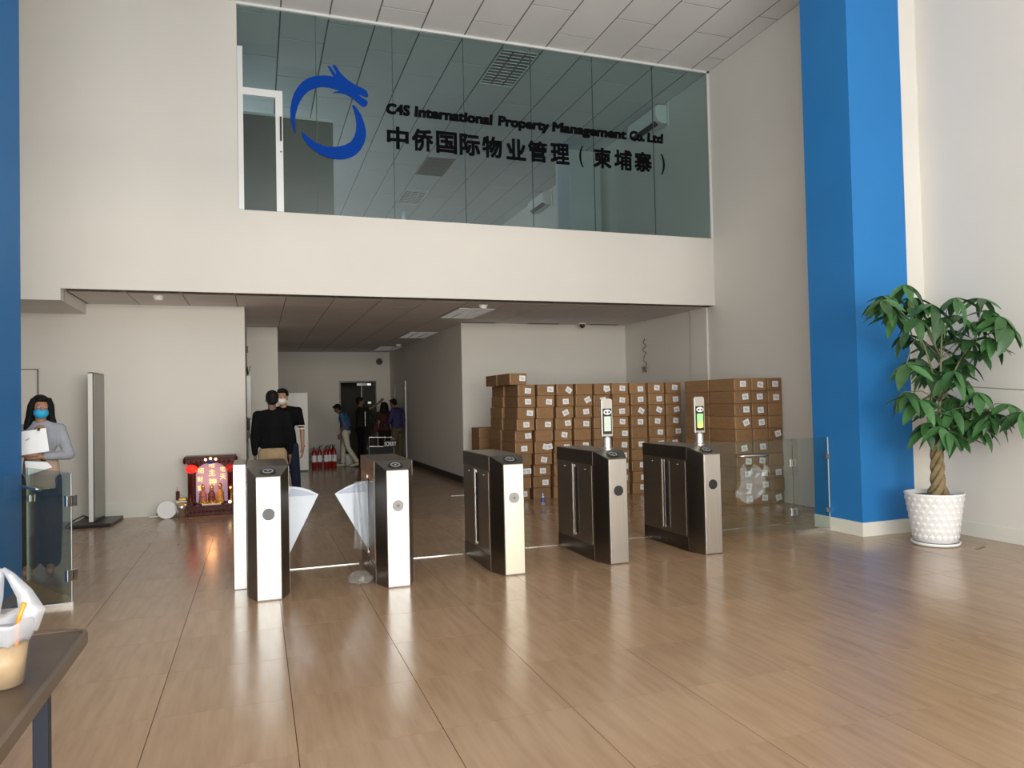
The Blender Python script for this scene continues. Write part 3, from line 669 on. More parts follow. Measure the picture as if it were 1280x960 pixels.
# ================================================================== CARTONS
BW, BH, BD = 0.327, 0.1867, 0.64
random.seed(11)
box_body = MB().box(-0.5, 0.5, 0, 1, 0, 1, bev=0.012).mesh('carton_body', CARD)
lab_me = MB().box(-0.5, 0.5, -1, 0, -0.5, 0.5).mesh('shipping_label', WHITEP)
ink_me = MB().box(-0.3, 0.3, -1, 0, -0.06, 0.06).box(-0.3, 0.1, -1, 0, 0.14, 0.22).box(-0.1, 0.3, -1, 0, -0.26, -0.16).mesh('label_print', INK)
tape_me = MB().box(-0.5, 0.5, -1, 0, -0.5, 0.5).mesh('tape', TAPE)
seam_me = MB().box(-0.5, 0.5, -1, 0, -0.5, 0.5).mesh('seam', CARD_D)
def carton(x, y, z, wd, dp, h, label, group, lab=None, tape=True, rz=0.0, side=False):
    t = thing('carton', label, 'carton', (x, y, z), rz, group)
    j = random.uniform
    inst('body', box_body, t, (wd / 2, 0, 0), sc=(wd - 0.006, dp - 0.004, h - 0.003))
    if tape:
        e = 0.012 if random.random() < 0.7 else wd - 0.012
        inst('tape', tape_me, t, (e, -0.0003, h * 0.5), sc=(0.014, 0.0015, h * j(0.55, 0.9)))
    if lab is not None and lab:
        for q in range(2 if random.random() < 0.12 else 1):
            L = inst('shipping_label', lab_me, t, (wd * j(0.52, 0.76) + 0.05 * q, -0.0003 - 0.001 * q, h * j(0.42, 0.56)), rot=(0, j(-0.12, 0.12) if random.random() < .75 else j(-0.6, 0.6), 0), sc=(0.105, 0.0012, 0.088))
            inst('print', ink_me, L, (0, -1.02, 0), sc=(1, 0.5, 1))
    if side:
        inst('side_seam', seam_me, t, (0.0, dp / 2, h * 0.5), rot=(0, 0, -PI / 2), sc=(dp * 0.9, 0.001, 0.004))
    return t
ORD = ['bottom', 'second', 'third', 'fourth', 'fifth', 'sixth', 'seventh', 'eighth', 'ninth', 'top']
NUM = ['first', 'second', 'third', 'fourth', 'fifth', 'sixth', 'seventh', 'eighth', 'ninth']
G1 = 'cartons in the long wall of boxes'; G2 = 'cartons in the block beside the right wall'
for c_ in range(9):
    x = 3.985 + c_ * BW
    lean = 0.0
    for r_ in range(10):
        # the lower rows of the first columns are shifted to the right as in a leaning pile
        sh = -0.14 * (1 - r_ / 9.0) * max(0.0, 1 - c_ / 6.0)
        yy = 11.13 - 0.022 * c_ + random.uniform(-0.02, 0.02)
        haslab = random.random() < 0.78
        nm = '%sbrown carton in the long wall, %s row %s, %s column from the left' % ('labelled ' if haslab else 'plain ', ORD[r_], 'up' if r_ not in (0, 9) else 'of ten', NUM[c_])
        carton(x + sh + random.uniform(0.0, 0.006), yy, r_ * BH, BW - random.uniform(0.016, 0.026), BD, BH, nm, G1, haslab, rz=random.uniform(-0.006, 0.006), side=(c_ == 0))
# boxes behind the first column: their long flanks show on the left of the wall
for r_ in range(10):
    sh = -0.14 * (1 - r_ / 9.0)
    if r_ < 10:
        carton(3.975 + sh - 0.01 * (r_ % 2), 11.82 + 0.01 * (r_ % 3), r_ * BH, BW, BD, BH, 'brown carton behind the left end of the long wall, %s row up' % ORD[r_], G1, False, side=True)
carton(3.845, 11.83, 10 * BH, 0.30, 0.6, BH, 'carton on top of the long wall behind the labelled top one', G1, False, side=True)
carton(3.855, 11.16, 10 * BH, 0.30, 0.62, BH, 'labelled carton set alone on top of the left end of the long wall', G1, True)
for r_ in range(6):
    carton(3.87 + 0.0, 13.0, r_ * BH, 0.42, 0.5, BH, 'carton in the low pile against the white back wall, %s one up' % ORD[r_], 'low pile of cartons by the corridor corner', False)
b_ = [6.60, 6.905, 7.185]; bw = [0.30, 0.275, 0.262]
for c_ in range(3):
    for r_ in range(10):
        haslab = random.random() < (0.8 if c_ < 2 else 0.6)
        nm = '%s carton in the block by the right wall, %s row %s, %s column' % ('labelled' if haslab else 'plain', ORD[r_], 'up' if r_ not in (0, 9) else 'of ten', ('near', 'middle', 'wall-side')[c_])
        carton(b_[c_] + 0.0 + random.uniform(-0.003, 0.003), 9.05 + random.uniform(-0.012, 0.012), r_ * BH, bw[c_], 0.62, BH, nm, G2, haslab, side=(c_ == 0))
for r_ in range(10):
    carton(6.595 + random.uniform(-0.005, 0.008), 9.70, r_ * BH, 0.33, 0.66, BH, 'carton behind the near column of the right-wall block, %s row up' % ORD[r_], G2, False, side=True)

# ================================================================== SMALL THINGS ON THE RIGHT
t = thing('wire_coil', 'thin brown wire hanging in curls from the right wall above the cartons', 'wire', (XR - 0.03, 13.05, 2.13))
pts = []
for k in range(34):
    z = 0.68 - 0.60 * k / 33; pts.append((0.02 * math.sin(k * 0.9) - 0.02, 0.075 * math.sin(k * 0.62) * (0.4 + k / 50), z))
MB().tube(pts, 0.006, 6).obj('strand', SHRED, t, smooth=True)
kn = []
for k in range(40): a = k * 0.7; kn.append((-0.03 + 0.02 * math.sin(a * 1.7), 0.06 * math.cos(a) + 0.01 * math.sin(a * 3), 0.05 + 0.05 * math.sin(a * 1.3)))
MB().tube(kn, 0.007, 6).obj('tangle', BARK, t, smooth=True)
bt = thing('drink_bottle', 'small plastic bottle with a blue sleeve on the floor before the cartons', 'bottle', (4.09, 10.40, 0))
MB().lathe([(0.028, 0), (0.034, 0.01), (0.034, 0.14), (0.014, 0.19), (0.014, 0.205)], n=18).obj('body', WATER, bt, smooth=True)
MB().lathe([(0.0352, 0.06), (0.0352, 0.13)], n=18).obj('sleeve', BOTTLEB, bt)
MB().cyl((0, 0, 0.205), (0, 0, 0.225), 0.017, n=12).obj('cap', BOTTLEB, bt)

# potted money tree
t = thing('potted_money_tree', 'tall braided money tree in a white textured pot beside the blue pillar', 'potted plant', (6.74, 5.86, 0))
prof = [(0.19, 0.035), (0.205, 0.04), (0.225, 0.16), (0.252, 0.34), (0.276, 0.515), (0.284, 0.53), (0.284, 0.545), (0.268, 0.545), (0.262, 0.50), (0.20, 0.495)]
MB().lathe(prof, n=48).obj('pot', POTM, t, smooth=True)
dm = MB()
for r_ in range(7):
    z = 0.10 + r_ * 0.064; rad = 0.205 + (z - 0.04) * 0.150
    for k in range(22):
        a = 2 * PI * (k + 0.5 * (r_ % 2)) / 22
        m = Matrix.Translation((rad * math.cos(a), rad * math.sin(a), z)) @ Matrix.Rotation(a, 4, 'Z')
        vs = [(0.004, 0, 0.031), (0.004, 0.031, 0), (0.004, 0, -0.031), (0.004, -0.031, 0), (0.009, 0, 0)]
        V = [dm.b.verts.new(m @ Vector(q)) for q in vs]
        for q in range(4): dm.b.faces.new((V[q], V[(q + 1) % 4], V[4]))
dm.obj('quilted_relief', POTM, t)
MB().lathe([(0.20, 0.0), (0.225, 0.006), (0.235, 0.035), (0.222, 0.036), (0.215, 0.018), (0.10, 0.016)], n=40).obj('saucer', POTM, t, smooth=True)
MB().lathe([(0.05, 0.49), (0.255, 0.49), (0.255, 0.502), (0.05, 0.512)], n=28).obj('soil', SOIL, t)
for s in range(4):
    pts = []; rr = []
    for k in range(26):
        u = k / 25; z = 0.49 + 0.62 * u; a = s * PI / 2 + u * 7.5
        R_ = 0.048 * (1 - 0.25 * u) + 0.035 * max(0, 1 - u * 6)
        pts.append((0.06 + R_ * math.cos(a), R_ * math.sin(a), z)); rr.append(0.033 * (1 - 0.25 * u) + 0.012 * max(0, 1 - u * 5))
    MB().tube(pts, rr, 10).obj('braided_stem', BARK, t, smooth=True)
CL = [(6.126, 5.577, 2.685), (5.717, 5.477, 2.501), (6.348, 5.697, 2.572), (6.406, 5.516, 2.483), (6.653, 5.45, 2.545), (7.012, 5.448, 2.546), (7.035, 5.285, 2.347), (7.069, 5.216, 2.236), (6.032, 5.608, 2.391), (6.204, 5.529, 2.337), (6.432, 5.48, 2.359), (6.834, 5.561, 2.376), (7.026, 5.52, 2.316), (7.03, 5.823, 2.195), (6.947, 5.545, 2.128), (7.056, 5.411, 2.142), (6.608, 5.949, 2.16), (6.994, 6.041, 2.11), (6.814, 6.06, 1.971), (5.988, 5.465, 1.88), (7.057, 5.854, 1.966), (7.074, 5.701, 1.914), (7.027, 5.533, 2.004), (6.618, 5.755, 1.81), (6.582, 5.467, 1.773), (7.02, 5.675, 1.719), (6.322, 5.811, 1.608), (6.327, 5.625, 1.523), (7.135, 6.082, 1.599), (7.063, 5.829, 1.536), (7.023, 5.546, 1.591), (6.661, 5.781, 1.392), (6.857, 5.71, 1.413), (7.085, 5.685, 1.382), (7.104, 5.478, 1.383), (7.144, 5.301, 1.464), (7.056, 5.11, 1.387), (6.565, 5.61, 1.249), (7.073, 5.801, 1.254), (7.099, 5.619, 1.257), (7.121, 5.475, 1.342), (6.516, 5.71, 1.232), (6.602, 5.552, 1.193), (7.109, 5.602, 1.216)]
base = Vector((6.74, 5.86, 0))
def leaf_mesh(k):
    random.seed(40 + k); b = MB(); n = 7; L = 1.0; wmax = 0.180; L_, R_, C_ = [], [], []
    droop = 0.16 + 0.10 * k; tw = random.uniform(-0.1, 0.1)
    for i in range(n + 1):
        u = i / n; wd = wmax * (math.sin(PI * min(1, u ** 0.85)) ** 0.8) if 0 < i < n else 0.004
        x = u * L; z = -droop * u * u; yo = tw * u * u
        C_.append(b.b.verts.new((x, yo, z - 0.03 * wd / wmax)))
        L_.append(b.b.verts.new((x, yo + wd, z + 0.035 * wd / wmax))); R_.append(b.b.verts.new((x, yo - wd, z + 0.035 * wd / wmax)))
    for i in range(n):
        b.b.faces.new((C_[i], C_[i + 1], L_[i + 1], L_[i])); b.b.faces.new((R_[i], R_[i + 1], C_[i + 1], C_[i]))
    return b.mesh('leaf', LEAFM, True)
LM = [leaf_mesh(k) for k in range(4)]
random.seed(21)
pet = MB(); nleaf = 0
hub = [Vector((6.80, 5.86, 1.08)), Vector((6.80, 5.80, 1.5)), Vector((6.74, 5.72, 1.95)), Vector((6.70, 5.66, 2.3))]
br = MB()
br.tube([hub[0] - base, hub[1] - base, hub[2] - base, hub[3] - base], [0.018, 0.014, 0.011, 0.008], 8).obj('branch', TWIG, t, smooth=True)
for (h0, h1) in ((0, Vector((7.08, 5.55, 1.35))), (0, Vector((6.62, 5.75, 1.55))), (1, Vector((7.0, 5.5, 2.2))), (1, Vector((6.35, 5.62, 2.2))), (2, Vector((6.2, 5.6, 2.5)))):
    a = hub[h0] - base; c = h1 - base
    MB().tube([a, a.lerp(c, 0.5) + Vector((0, 0, 0.05)), c], [0.012, 0.009, 0.006], 7).obj('branch', TWIG, t, smooth=True)
for ci, c in enumerate(CL):
    c = Vector(c); small = c.z < 1.28
    hb = min(hub + [Vector((7.08, 5.55, 1.35)), Vector((7.0, 5.5, 2.2)), Vector((6.35, 5.62, 2.2))], key=lambda q: (q - c).length + (0.3 if q.z > c.z else 0))
    a = hb - base; e = c - base
    if (e - a).length > 0.05:
        pet.tube([a, a.lerp(e, 0.5) + Vector((0, 0, 0.06)), e], [0.006, 0.0045, 0.004], 6)
    out = (c - hb); out.z *= 0.4
    tilt = Vector((out.x * 0.5, out.y * 0.5 - 0.15, 0.75)).normalized()
    q = tilt.to_track_quat('Z', 'Y').to_matrix()
    n = random.choice((6, 6, 7)); a0 = random.uniform(0, 6.28)
    for k in range(n):
        if nleaf >= 298: break
        az = a0 + 2 * PI * k / n + random.uniform(-.2, .2); el = random.uniform(-0.85, -0.10)
        d = q @ Vector((math.cos(az) * math.cos(el), math.sin(az) * math.cos(el), math.sin(el)))
        sc = random.uniform(0.215, 0.315)
        tip = c + d * sc
        if tip.x > XR - 0.03 or (tip.x > 6.33 and tip.y > 6.40): sc *= 0.55
        zz = (q @ Vector((0, 0, 1))); yv = zz.cross(d).normalized(); zv = d.cross(yv)
        mt = Matrix((d, yv, zv)).transposed()
        lf = bpy.data.objects.new('leaf', random.choice(LM)); COL.objects.link(lf)
        lf.location = e; lf.rotation_euler = mt.to_euler(); lf.scale = (sc, sc * random.uniform(.85, 1.15), sc); lf.parent = t; nleaf += 1
fol = MB()
random.seed(77)
for _ in range(26):
    c = Vector(random.choice(CL)) + Vector((random.uniform(-.16, .12), random.uniform(-.05, .18), random.uniform(-.14, .10)))
    if c.x > 7.2 or (c.y > 6.15 and c.x > 6.2): continue
    e = c - base; a0 = random.uniform(0, 6.28)
    for k in range(6):
        az = a0 + PI / 3 * k + random.uniform(-.2, .2); el = random.uniform(-0.8, -0.1)
        d = Vector((math.cos(az) * math.cos(el), math.sin(az) * math.cos(el), math.sin(el)))
        sc = random.uniform(0.19, 0.28); tip = c + d * sc
        if tip.x > XR - 0.03 or (tip.x > 6.33 and tip.y > 6.40): sc *= 0.5
        yv = Vector((0, 0, 1)).cross(d).normalized(); zv = d.cross(yv)
        mt = Matrix.Translation(e) @ Matrix((d * sc, yv * sc, zv * sc)).transposed().to_4x4()
        tmp = LM[k % 4].copy(); tmp.transform(mt); fol.b.from_mesh(tmp); bpy.data.meshes.remove(tmp)
o = fol.obj('inner_foliage', LEAFM, t, smooth=True); o['kind'] = 'stuff'
o = pet.obj('leaf_stalks', TWIG, t, smooth=True)
# long stem sweeping to the right with nothing but its tip leaves in the frame
MB().tube([Vector((6.9, 5.7, 1.66)) - base, Vector((7.15, 5.4, 1.62)) - base, Vector((7.25, 5.2, 1.60)) - base, Vector((7.3, 4.95, 1.57)) - base], 0.005, 6).obj('branch', TWIG, t, smooth=True)
# fallen leaf
o = MB().box(-0.09, 0.09, -0.012, 0.012, 0.0, 0.006, bev=0.003).obj('fallen_leaf', BARK, None, (6.95, 5.52, 0), rot=(0, 0, 0.3)); tag(o, 'dry brown fallen leaf on the floor beside the white pot', 'leaf')
# crumpled bag on the floor
random.seed(5)
b = MB(); b.ell((0, 0, 0.045), (0.105, 0.13, 0.05), 14)
for v_ in b.b.verts: v_.co += Vector((random.uniform(-.018, .018), random.uniform(-.018, .018), random.uniform(-.012, .02))); v_.co.z = max(0.001, v_.co.z)
o = b.obj('crumpled_bag', FILM, None, (0.86, 6.70, 0)); tag(o, 'crumpled clear plastic bag on the floor between the first two turnstiles', 'plastic bag')

# ================================================================== SHRINE
t = thing('shrine', 'red lacquered floor shrine with glowing lilac panel and gold characters', 'shrine', (-0.99, YA - 0.34, 0))
SW, SH = 0.655, 0.885
MB().box(0.0, SW, 0.0, 0.30, 0, 0.13, bev=0.006).box(0.015, SW - 0.015, -0.012, 0.30, 0.13, 0.15).obj('base', SHRED, t)
cb = MB()
for k in range(11): cb.ell((0.05 + k * 0.056, -0.006, 0.065), (0.020, 0.006, 0.022), 8)
cb.box(0.02, SW - 0.02, -0.008, 0, 0.022, 0.030).box(0.02, SW - 0.02, -0.008, 0, 0.104, 0.112)
cb.obj('carved_trim', SHRED, t)
MB().box(0.02, SW - 0.02, 0.275, 0.295, 0.15, 0.80).obj('back_board', SHRED, t)
for x in (0.045, SW - 0.045):
    c_ = MB().box(x - 0.035, x + 0.035, 0.02, 0.27, 0.15, 0.78, bev=0.004).obj('pillar', SHRED, t)
    MB().box(x - 0.012, x + 0.012, 0.012, 0.019, 0.2, 0.62).obj('gold_inlay', GOLD, c_)
rf = MB(); rf.box(-0.03, SW + 0.03, -0.03, 0.29, 0.845, 0.885, bev=0.006); rf.box(-0.015, SW + 0.015, -0.015, 0.285, 0.78, 0.845, bev=0.004)
for x in (-0.03, SW + 0.03): rf.ell((x, 0.0, 0.82), (0.022, 0.03, 0.05), 10)
for k in range(9): rf.ell((0.07 + k * 0.064, -0.018, 0.80), (0.022, 0.008, 0.024), 8)
rfo = rf.obj('roof', SHRED, t)
for x, z in ((0.26, 0.832), (0.33, 0.845), (0.40, 0.835)): MB().ell((x, -0.038, z), (0.018, 0.010, 0.018), 10).obj('gold_boss', BULB, rfo)
MB().ell((0.33, -0.02, 0.782), (0.055, 0.012, 0.018), 12).obj('dark_medallion', SIGNBLUE, rfo)
pn = MB(); arch = [(0.105, 0.17), (0.55, 0.17)] + [(0.3275 + 0.2225 * math.cos(a * PI / 10), 0.60 + 0.17 * math.sin(a * PI / 10)) for a in range(11)]
pno = pn.prism(arch, 0.262, 0.274, 'y').obj('lit_panel', LILAC, t)
for ch, x, z, sz in (('地', 0.285, 0.69, 0.085), ('主', 0.285, 0.565, 0.095), ('神', 0.285, 0.42, 0.105), ('招', 0.135, 0.61, 0.08), ('財', 0.125, 0.48, 0.08), ('寶', 0.125, 0.345, 0.08), ('宅', 0.445, 0.62, 0.075), ('天', 0.445, 0.50, 0.085)):
    text('gold_character', ch, GOLDE, pno, (x, 0.258, z), sz, thick=0.002, fit=(sz, sz))
MB().ell((0.065, -0.01, 0.70), (0.085, 0.07, 0.062), 18).obj('lantern', REDE, t, smooth=True)
MB().ell((0.605, -0.01, 0.70), (0.070, 0.06, 0.062), 18).obj('lantern', REDD, t, smooth=True)
for x in (0.055, 0.60):
    cu = MB()
    for k in range(5): cu.cyl((x - 0.03 + k * 0.016, 0.01, 0.62), (x - 0.03 + k * 0.013, 0.014, 0.20), 0.009, 0.006, n=8)
    cu.obj('tassel_curtain', SHRED, t)
def deity(x, m, nm, lab, h=0.30):
    q = thing('deity_figurine', lab, 'figurine', (-0.99 + x, YA - 0.20, 0.1505), 0, 'deity figurines in the shrine')
    MB().lathe([(0.055, 0), (0.06, 0.02), (0.055, h * 0.3), (0.045, h * 0.55), (0.035, h * 0.68), (0.015, h * 0.74)], n=16).obj('robe', m, q, smooth=True)
    MB().ell((0, -0.005, h * 0.82), (0.026, 0.026, 0.032), 12).obj('head', SKIN, q, smooth=True)
    MB().lathe([(0.030, 0), (0.032, 0.012), (0.018, 0.035), (0.006, 0.05)], (0, 0, h * 0.88), 12).obj('hat', GOLD, q, smooth=True)
    for s in (-1, 1): MB().cap((s * 0.04, -0.01, h * 0.55), (s * 0.012, -0.05, h * 0.42), 0.014, 0.010, 8).obj('arm', m, q, smooth=True)
    MB().ell((0, -0.045, h * 0.08), (0.07, 0.03, 0.02), 12).obj('pedestal', GOLD, q, smooth=True)
deity(0.21, mat('rose_robe', (0.45, 0.16, 0.12), 0.5), '', 'rose-robed deity figurine standing first inside the shrine', 0.29)
deity(0.33, mat('brown_robe', (0.16, 0.05, 0.03), 0.5), '', 'dark brown deity figurine standing between the other two', 0.27)
deity(0.45, mat('amber_robe', (0.60, 0.30, 0.05), 0.4), '', 'amber golden deity figurine nearest the white end post', 0.30)
tr = thing('offering_tray', 'small white tray with five gilt cups on the shrine front', 'tray', (-0.99 + 0.20, YA - 0.335, 0.1505))
MB().box(0, 0.26, 0, 0.075, 0, 0.018, bev=0.004).obj('tray', WHITE, tr)
for k in range(5):
    q = thing('offering_cup', 'tiny gilt offering cup, %s on the white shrine tray' % ('outermost towards the bucket', 'next to the outermost', 'middle one', 'fourth along', 'nearest the white end post')[k], 'cup', (-0.99 + 0.225 + k * 0.052, YA - 0.297, 0.169), 0, 'offering cups on the shrine tray')
    MB().lathe([(0.010, 0), (0.008, 0.012), (0.017, 0.030), (0.018, 0.042), (0.015, 0.042), (0.006, 0.02)], n=14).obj('bowl', GOLD, q, smooth=True)
for x, z, m, nm in ((0.59, 0.185, BULB, 'round warm lamp glowing at the foot of the shrine pillar'), (0.60, 0.40, ORANGEE, 'small orange lamp on the far pillar of the shrine')):
    q = thing('shrine_lamp', nm, 'lamp', (-0.99 + x, YA - 0.345 - (0.0 if z > .3 else 0), z)); 
    MB().ell((0, -0.01, 0), 0.022 if z < 0.3 else 0.014, 14).obj('bulb', m, q, smooth=True)
    MB().cyl((0, -0.01, -0.034), (0, -0.01, -0.018), 0.012, n=12).obj('socket', GOLD, q)
def lamp_light(loc, col, e, r=0.05):
    l = bpy.data.lights.new('shrine_glow', 'POINT'); l.energy = e; l.color = col; l.shadow_soft_size = r
    o = bpy.data.objects.new('shrine_glow', l); o.location = loc; COL.objects.link(o)
lamp_light((-0.66, YA - 0.40, 0.55), (1.0, 0.42, 0.14), 2.2, 0.08)
ob = thing('silver_bowl', 'round silver bowl with offerings at the near corner of the shrine', 'bowl', (-1.06, YA - 0.42, 0))
MB().lathe([(0.05, 0), (0.055, 0.10), (0.08, 0.14), (0.085, 0.20), (0.078, 0.20), (0.06, 0.15)], n=22).obj('bowl', CHROME, ob, smooth=True)
MB().ell((0, 0, 0.195), (0.07, 0.07, 0.03), 14).obj('offering', GOLD, ob, smooth=True)
sh_ = thing('offering_board', 'white ledge holding gold offerings against the altar wall beside the shrine', 'shelf', (-1.15, YA - 0.215, 0))
MB().box(0, 0.15, 0, 0.2, 0.20, 0.225).obj('board', WHITE, sh_); MB().box(0.01, 0.03, 0.02, 0.18, 0, 0.20).obj('leg', WHITE, sh_)
MB().box(0.03, 0.14, 0.03, 0.15, 0.225, 0.26, bev=0.01).obj('gold_packet', GOLD, sh_)
ic = thing('incense_box', 'dark red upright incense packet on the ledge beside the shrine', 'box', (-1.165, YA - 0.09, 0.2255))
MB().box(0, 0.05, 0, 0.05, 0, 0.13, bev=0.004).obj('packet', SHRED, ic); MB().cyl((0.02, 0.02, 0.13), (0.015, 0.02, 0.20), 0.003, n=6).obj('incense_stick', BARK, ic)
bk = thing('plastic_bucket', 'white plastic bucket lying on its side beside the shrine', 'bucket', (-1.255, YA - 0.42, 0.1325), 0.20)
b = MB(); b.lathe([(0.095, 0.26), (0.125, 0.0), (0.132, 0.0), (0.132, 0.02), (0.100, 0.27), (0.0, 0.27)], n=28)
b.xf(Matrix.Rotation(-PI / 2, 4, 'X')).obj('tub', WHITE, bk, smooth=True)
MB().cyl((0, 0.012, 0), (0, 0.02, 0), 0.122, n=28).obj('lid', WHITEP, bk)
cd = MB().tube([(-1.52, 11.93, 0.014), (-1.35, 11.99, 0.014), (-1.20, 12.10, 0.014)], 0.014, 8).obj('plastic_conduit', WHITE, None, smooth=True); tag(cd, 'short white plastic conduit lying on the floor near the bucket', 'conduit')
tp = MB().box(-0.012, 0.012, -0.012, 0.012, 0, 0.05).obj('spool', BARK, None, (-1.42, 12.07, 0)); tag(tp, 'tiny dark brown block standing at the altar wall foot', 'block')

# ================================================================== DISPLAY TOTEM
t = thing('display_totem', 'tall slim display totem seen edge-on with black base plate', 'display', (-2.14, 11.80, 0), -0.05)
MB().box(-0.27, 0.25, -0.44, 0.33, 0, 0.045, bev=0.012).obj('base_plate', BLACK, t)
MB().box(-0.055, 0.010, -0.30, 0.32, 0.045, 2.13, bev=0.006).obj('housing', BLACK, t)
MB().box(-0.050, 0.008, -0.318, -0.3005, 0.06, 2.115, bev=0.004).obj('edge_trim', WHITE, t)
s_ = MB().box(0.011, 0.020, -0.290, 0.31, 0.08, 2.11, bev=0.003).obj('screen', SCREEN, t)
MB().box(0.0095, 0.026, 0.300, 0.318, 0.06, 2.12).obj('rear_trim', ALU, t)
cb = MB().tube([(-2.20, 11.98, 0.012), (-2.36, 11.93, 0.10), (-2.45, 11.72, 0.06), (-2.50, 11.55, 0.010), (-2.47, 11.48, 0.010)], 0.009, 8).obj('power_cable', BLACK, None, smooth=True); tag(cb, 'black cable looping to the floor beside the display totem', 'cable')

# ================================================================== PASSAGE THINGS
t = thing('notice_box', 'white framed notice box on the passage wall edge', 'notice', (-0.162, 13.4, 1.42))
MB().box(0, 0.07, 0, 0.35, 0, 0.72, bev=0.006).obj('box', WHITE, t); MB().box(0.005, 0.065, -0.004, -0.0005, 0.02, 0.70).obj('sheet', WHITEP, t)
t = thing('wall_phone', 'dark wall phone with hanging cord below the notice box', 'phone', (-0.162, 13.45, 1.12))
MB().box(0, 0.045, 0, 0.12, 0.08, 0.27, bev=0.008).obj('handset', BLACK, t); MB().tube([(0.02, 0, 0.08), (0.04, -0.01, 0.0), (0.02, -0.01, -0.06), (0.03, 0, 0.06)], 0.006, 6).obj('cord', BLACK, t, smooth=True)
t = thing('wall_switch', 'small grey switch high on the passage wall edge', 'switch', (-0.162, 13.5, 2.55))
MB().box(0, 0.03, 0, 0.09, 0, 0.11, bev=0.004).obj('plate', GREYD, t); MB().box(0.03, 0.036, 0.03, 0.06, 0.04, 0.07).obj('rocker', WHITE, t)
t = thing('sprig', 'dark dried sprig tucked above the notice box', 'sprig', (-0.14, 13.42, 2.145))
for k in range(4): MB().tube([(0, 0, 0), (0.02 * math.sin(k * 1.7), 0.0, 0.08), (0.05 * math.sin(k * 1.9), 0.0, 0.15 + 0.02 * k)], 0.006, 5).obj('twig', BLACKM, t)
t = thing('grey_cabinet', 'pale grey floor cabinet with sloping top in the passage corner', 'cabinet', (-0.16, 14.0, 0))
MB().box(0, 0.20, 0, 0.5, 0, 1.38, bev=0.006).obj('body', ALU, t)
MB().box(-0.0, 0.20, -0.01, 0.5, 1.385, 1.41, rot=(0, 0.25, 0)).obj('lid', ALU, t)
for z in (0.45, 0.80, 1.12): MB().box(0.01, 0.19, -0.012, -0.0005, z - 0.15, z + 0.15, bev=0.003).obj('drawer', ALU, t)
t = thing('tall_cabinet', 'plain tall white cabinet standing behind the two talking men', 'cabinet', (0.50, 18.58, 0))
MB().box(0, 0.68, 0, 0.5, 0.03, 1.92, bev=0.005).obj('body', WHITE, t)
MB().box(0.004, 0.337, -0.014, -0.0005, 0.05, 1.90, bev=0.003).obj('door', WHITE, t); MB().box(0.343, 0.676, -0.014, -0.0005, 0.05, 1.90, bev=0.003).obj('door', WHITE, t)
MB().box(0.02, 0.66, 0.02, 0.48, 0, 0.03).obj('foot', GREYD, t)
ex0 = None
lab_ex = ['first red extinguisher, against the white cabinet', 'second red extinguisher from the white cabinet', 'third red extinguisher from the white cabinet, after the gap', 'fourth red extinguisher from the white cabinet', 'fifth red extinguisher, half behind its neighbour', 'last red extinguisher, beside the white trousers']
for k, (x, y) in enumerate(((1.36, 19.30), (1.50, 19.33), (1.66, 19.30), (1.76, 19.45), (1.86, 19.32), (1.86, 19.66))):
    if ex0 is None:
        ex0 = thing('fire_extinguisher', lab_ex[0], 'fire extinguisher', (x, y, 0), 0, 'red fire extinguishers by the end wall')
        MB().lathe([(0.052, 0), (0.060, 0.015), (0.060, 0.40), (0.045, 0.455), (0.022, 0.475), (0.022, 0.50)], n=20).obj('cylinder', REDEXT, ex0, smooth=True)
        MB().lathe([(0.0610, 0.16), (0.0610, 0.33)], n=20).obj('paper_label', WHITEP, ex0)
        MB().cyl((0, 0, 0.50), (0, 0, 0.535), 0.018, n=12).box(-0.012, 0.07, -0.01, 0.01, 0.535, 0.548).box(-0.012, 0.08, -0.01, 0.01, 0.562, 0.575, rot=(0, -0.25, 0)).obj('valve_handle', BLACK, ex0)
        MB().tube([(-0.015, 0, 0.52), (-0.07, 0, 0.50), (-0.085, 0, 0.40), (-0.078, 0, 0.25)], 0.008, 7).obj('hose', BLACK, ex0, smooth=True)
    else: dup(ex0, (x, y, 0), lab_ex[k], rz=0.3 * k)
t = thing('steel_sign_stand', 'steel-framed low stand with white SORRY lettering in the dark passage', 'sign stand', (2.64, 18.5, 0))
fr = MB()
for (p, q) in (((0, 0, 0), (0, 0, 0.55)), ((0.62, 0, 0), (0.62, 0, 0.745)), ((0.04, 0.25, 0), (0.04, 0.25, 0.765)), ((0.04, 0.25, 0.765), (0.62, 0.25, 0.745)), ((0.62, 0.25, 0), (0.62, 0.25, 0.745)), ((0, 0, 0.55), (0.62, 0, 0.52)), ((0.62, 0, 0.735), (0.62, 0.25, 0.745))): fr.cyl(p, q, 0.012, n=10)
fr.obj('frame', CHROME, t)
MB().box(0.0, 0.62, 0.01, 0.02, 0.03, 0.52).obj('board', BLACKM, t)
MB().box(0.36, 0.69, -0.02, -0.01, 0.51, 0.68).obj('sign_plate', BLACKM, t)
text('lettering', 'SORRY', WHITE, t, (0.38, -0.022, 0.54), 0.12, thick=0.002, heavy=0.002, fit=(0.30, 0.11))
wb = thing('white_bucket', 'small white bucket standing behind the white trousers', 'bucket', (2.30, 19.75, 0))
MB().lathe([(0.12, 0), (0.15, 0.28), (0.155, 0.30), (0.14, 0.30), (0.11, 0.03)], n=22).obj('tub', WHITE, wb, smooth=True)
MB().tube([(-0.15, 0, 0.27), (-0.10, -0.02, 0.14), (0.0, -0.15, 0.10), (0.10, -0.02, 0.14), (0.15, 0, 0.27)], 0.004, 6).obj('bail', GREYD, wb)

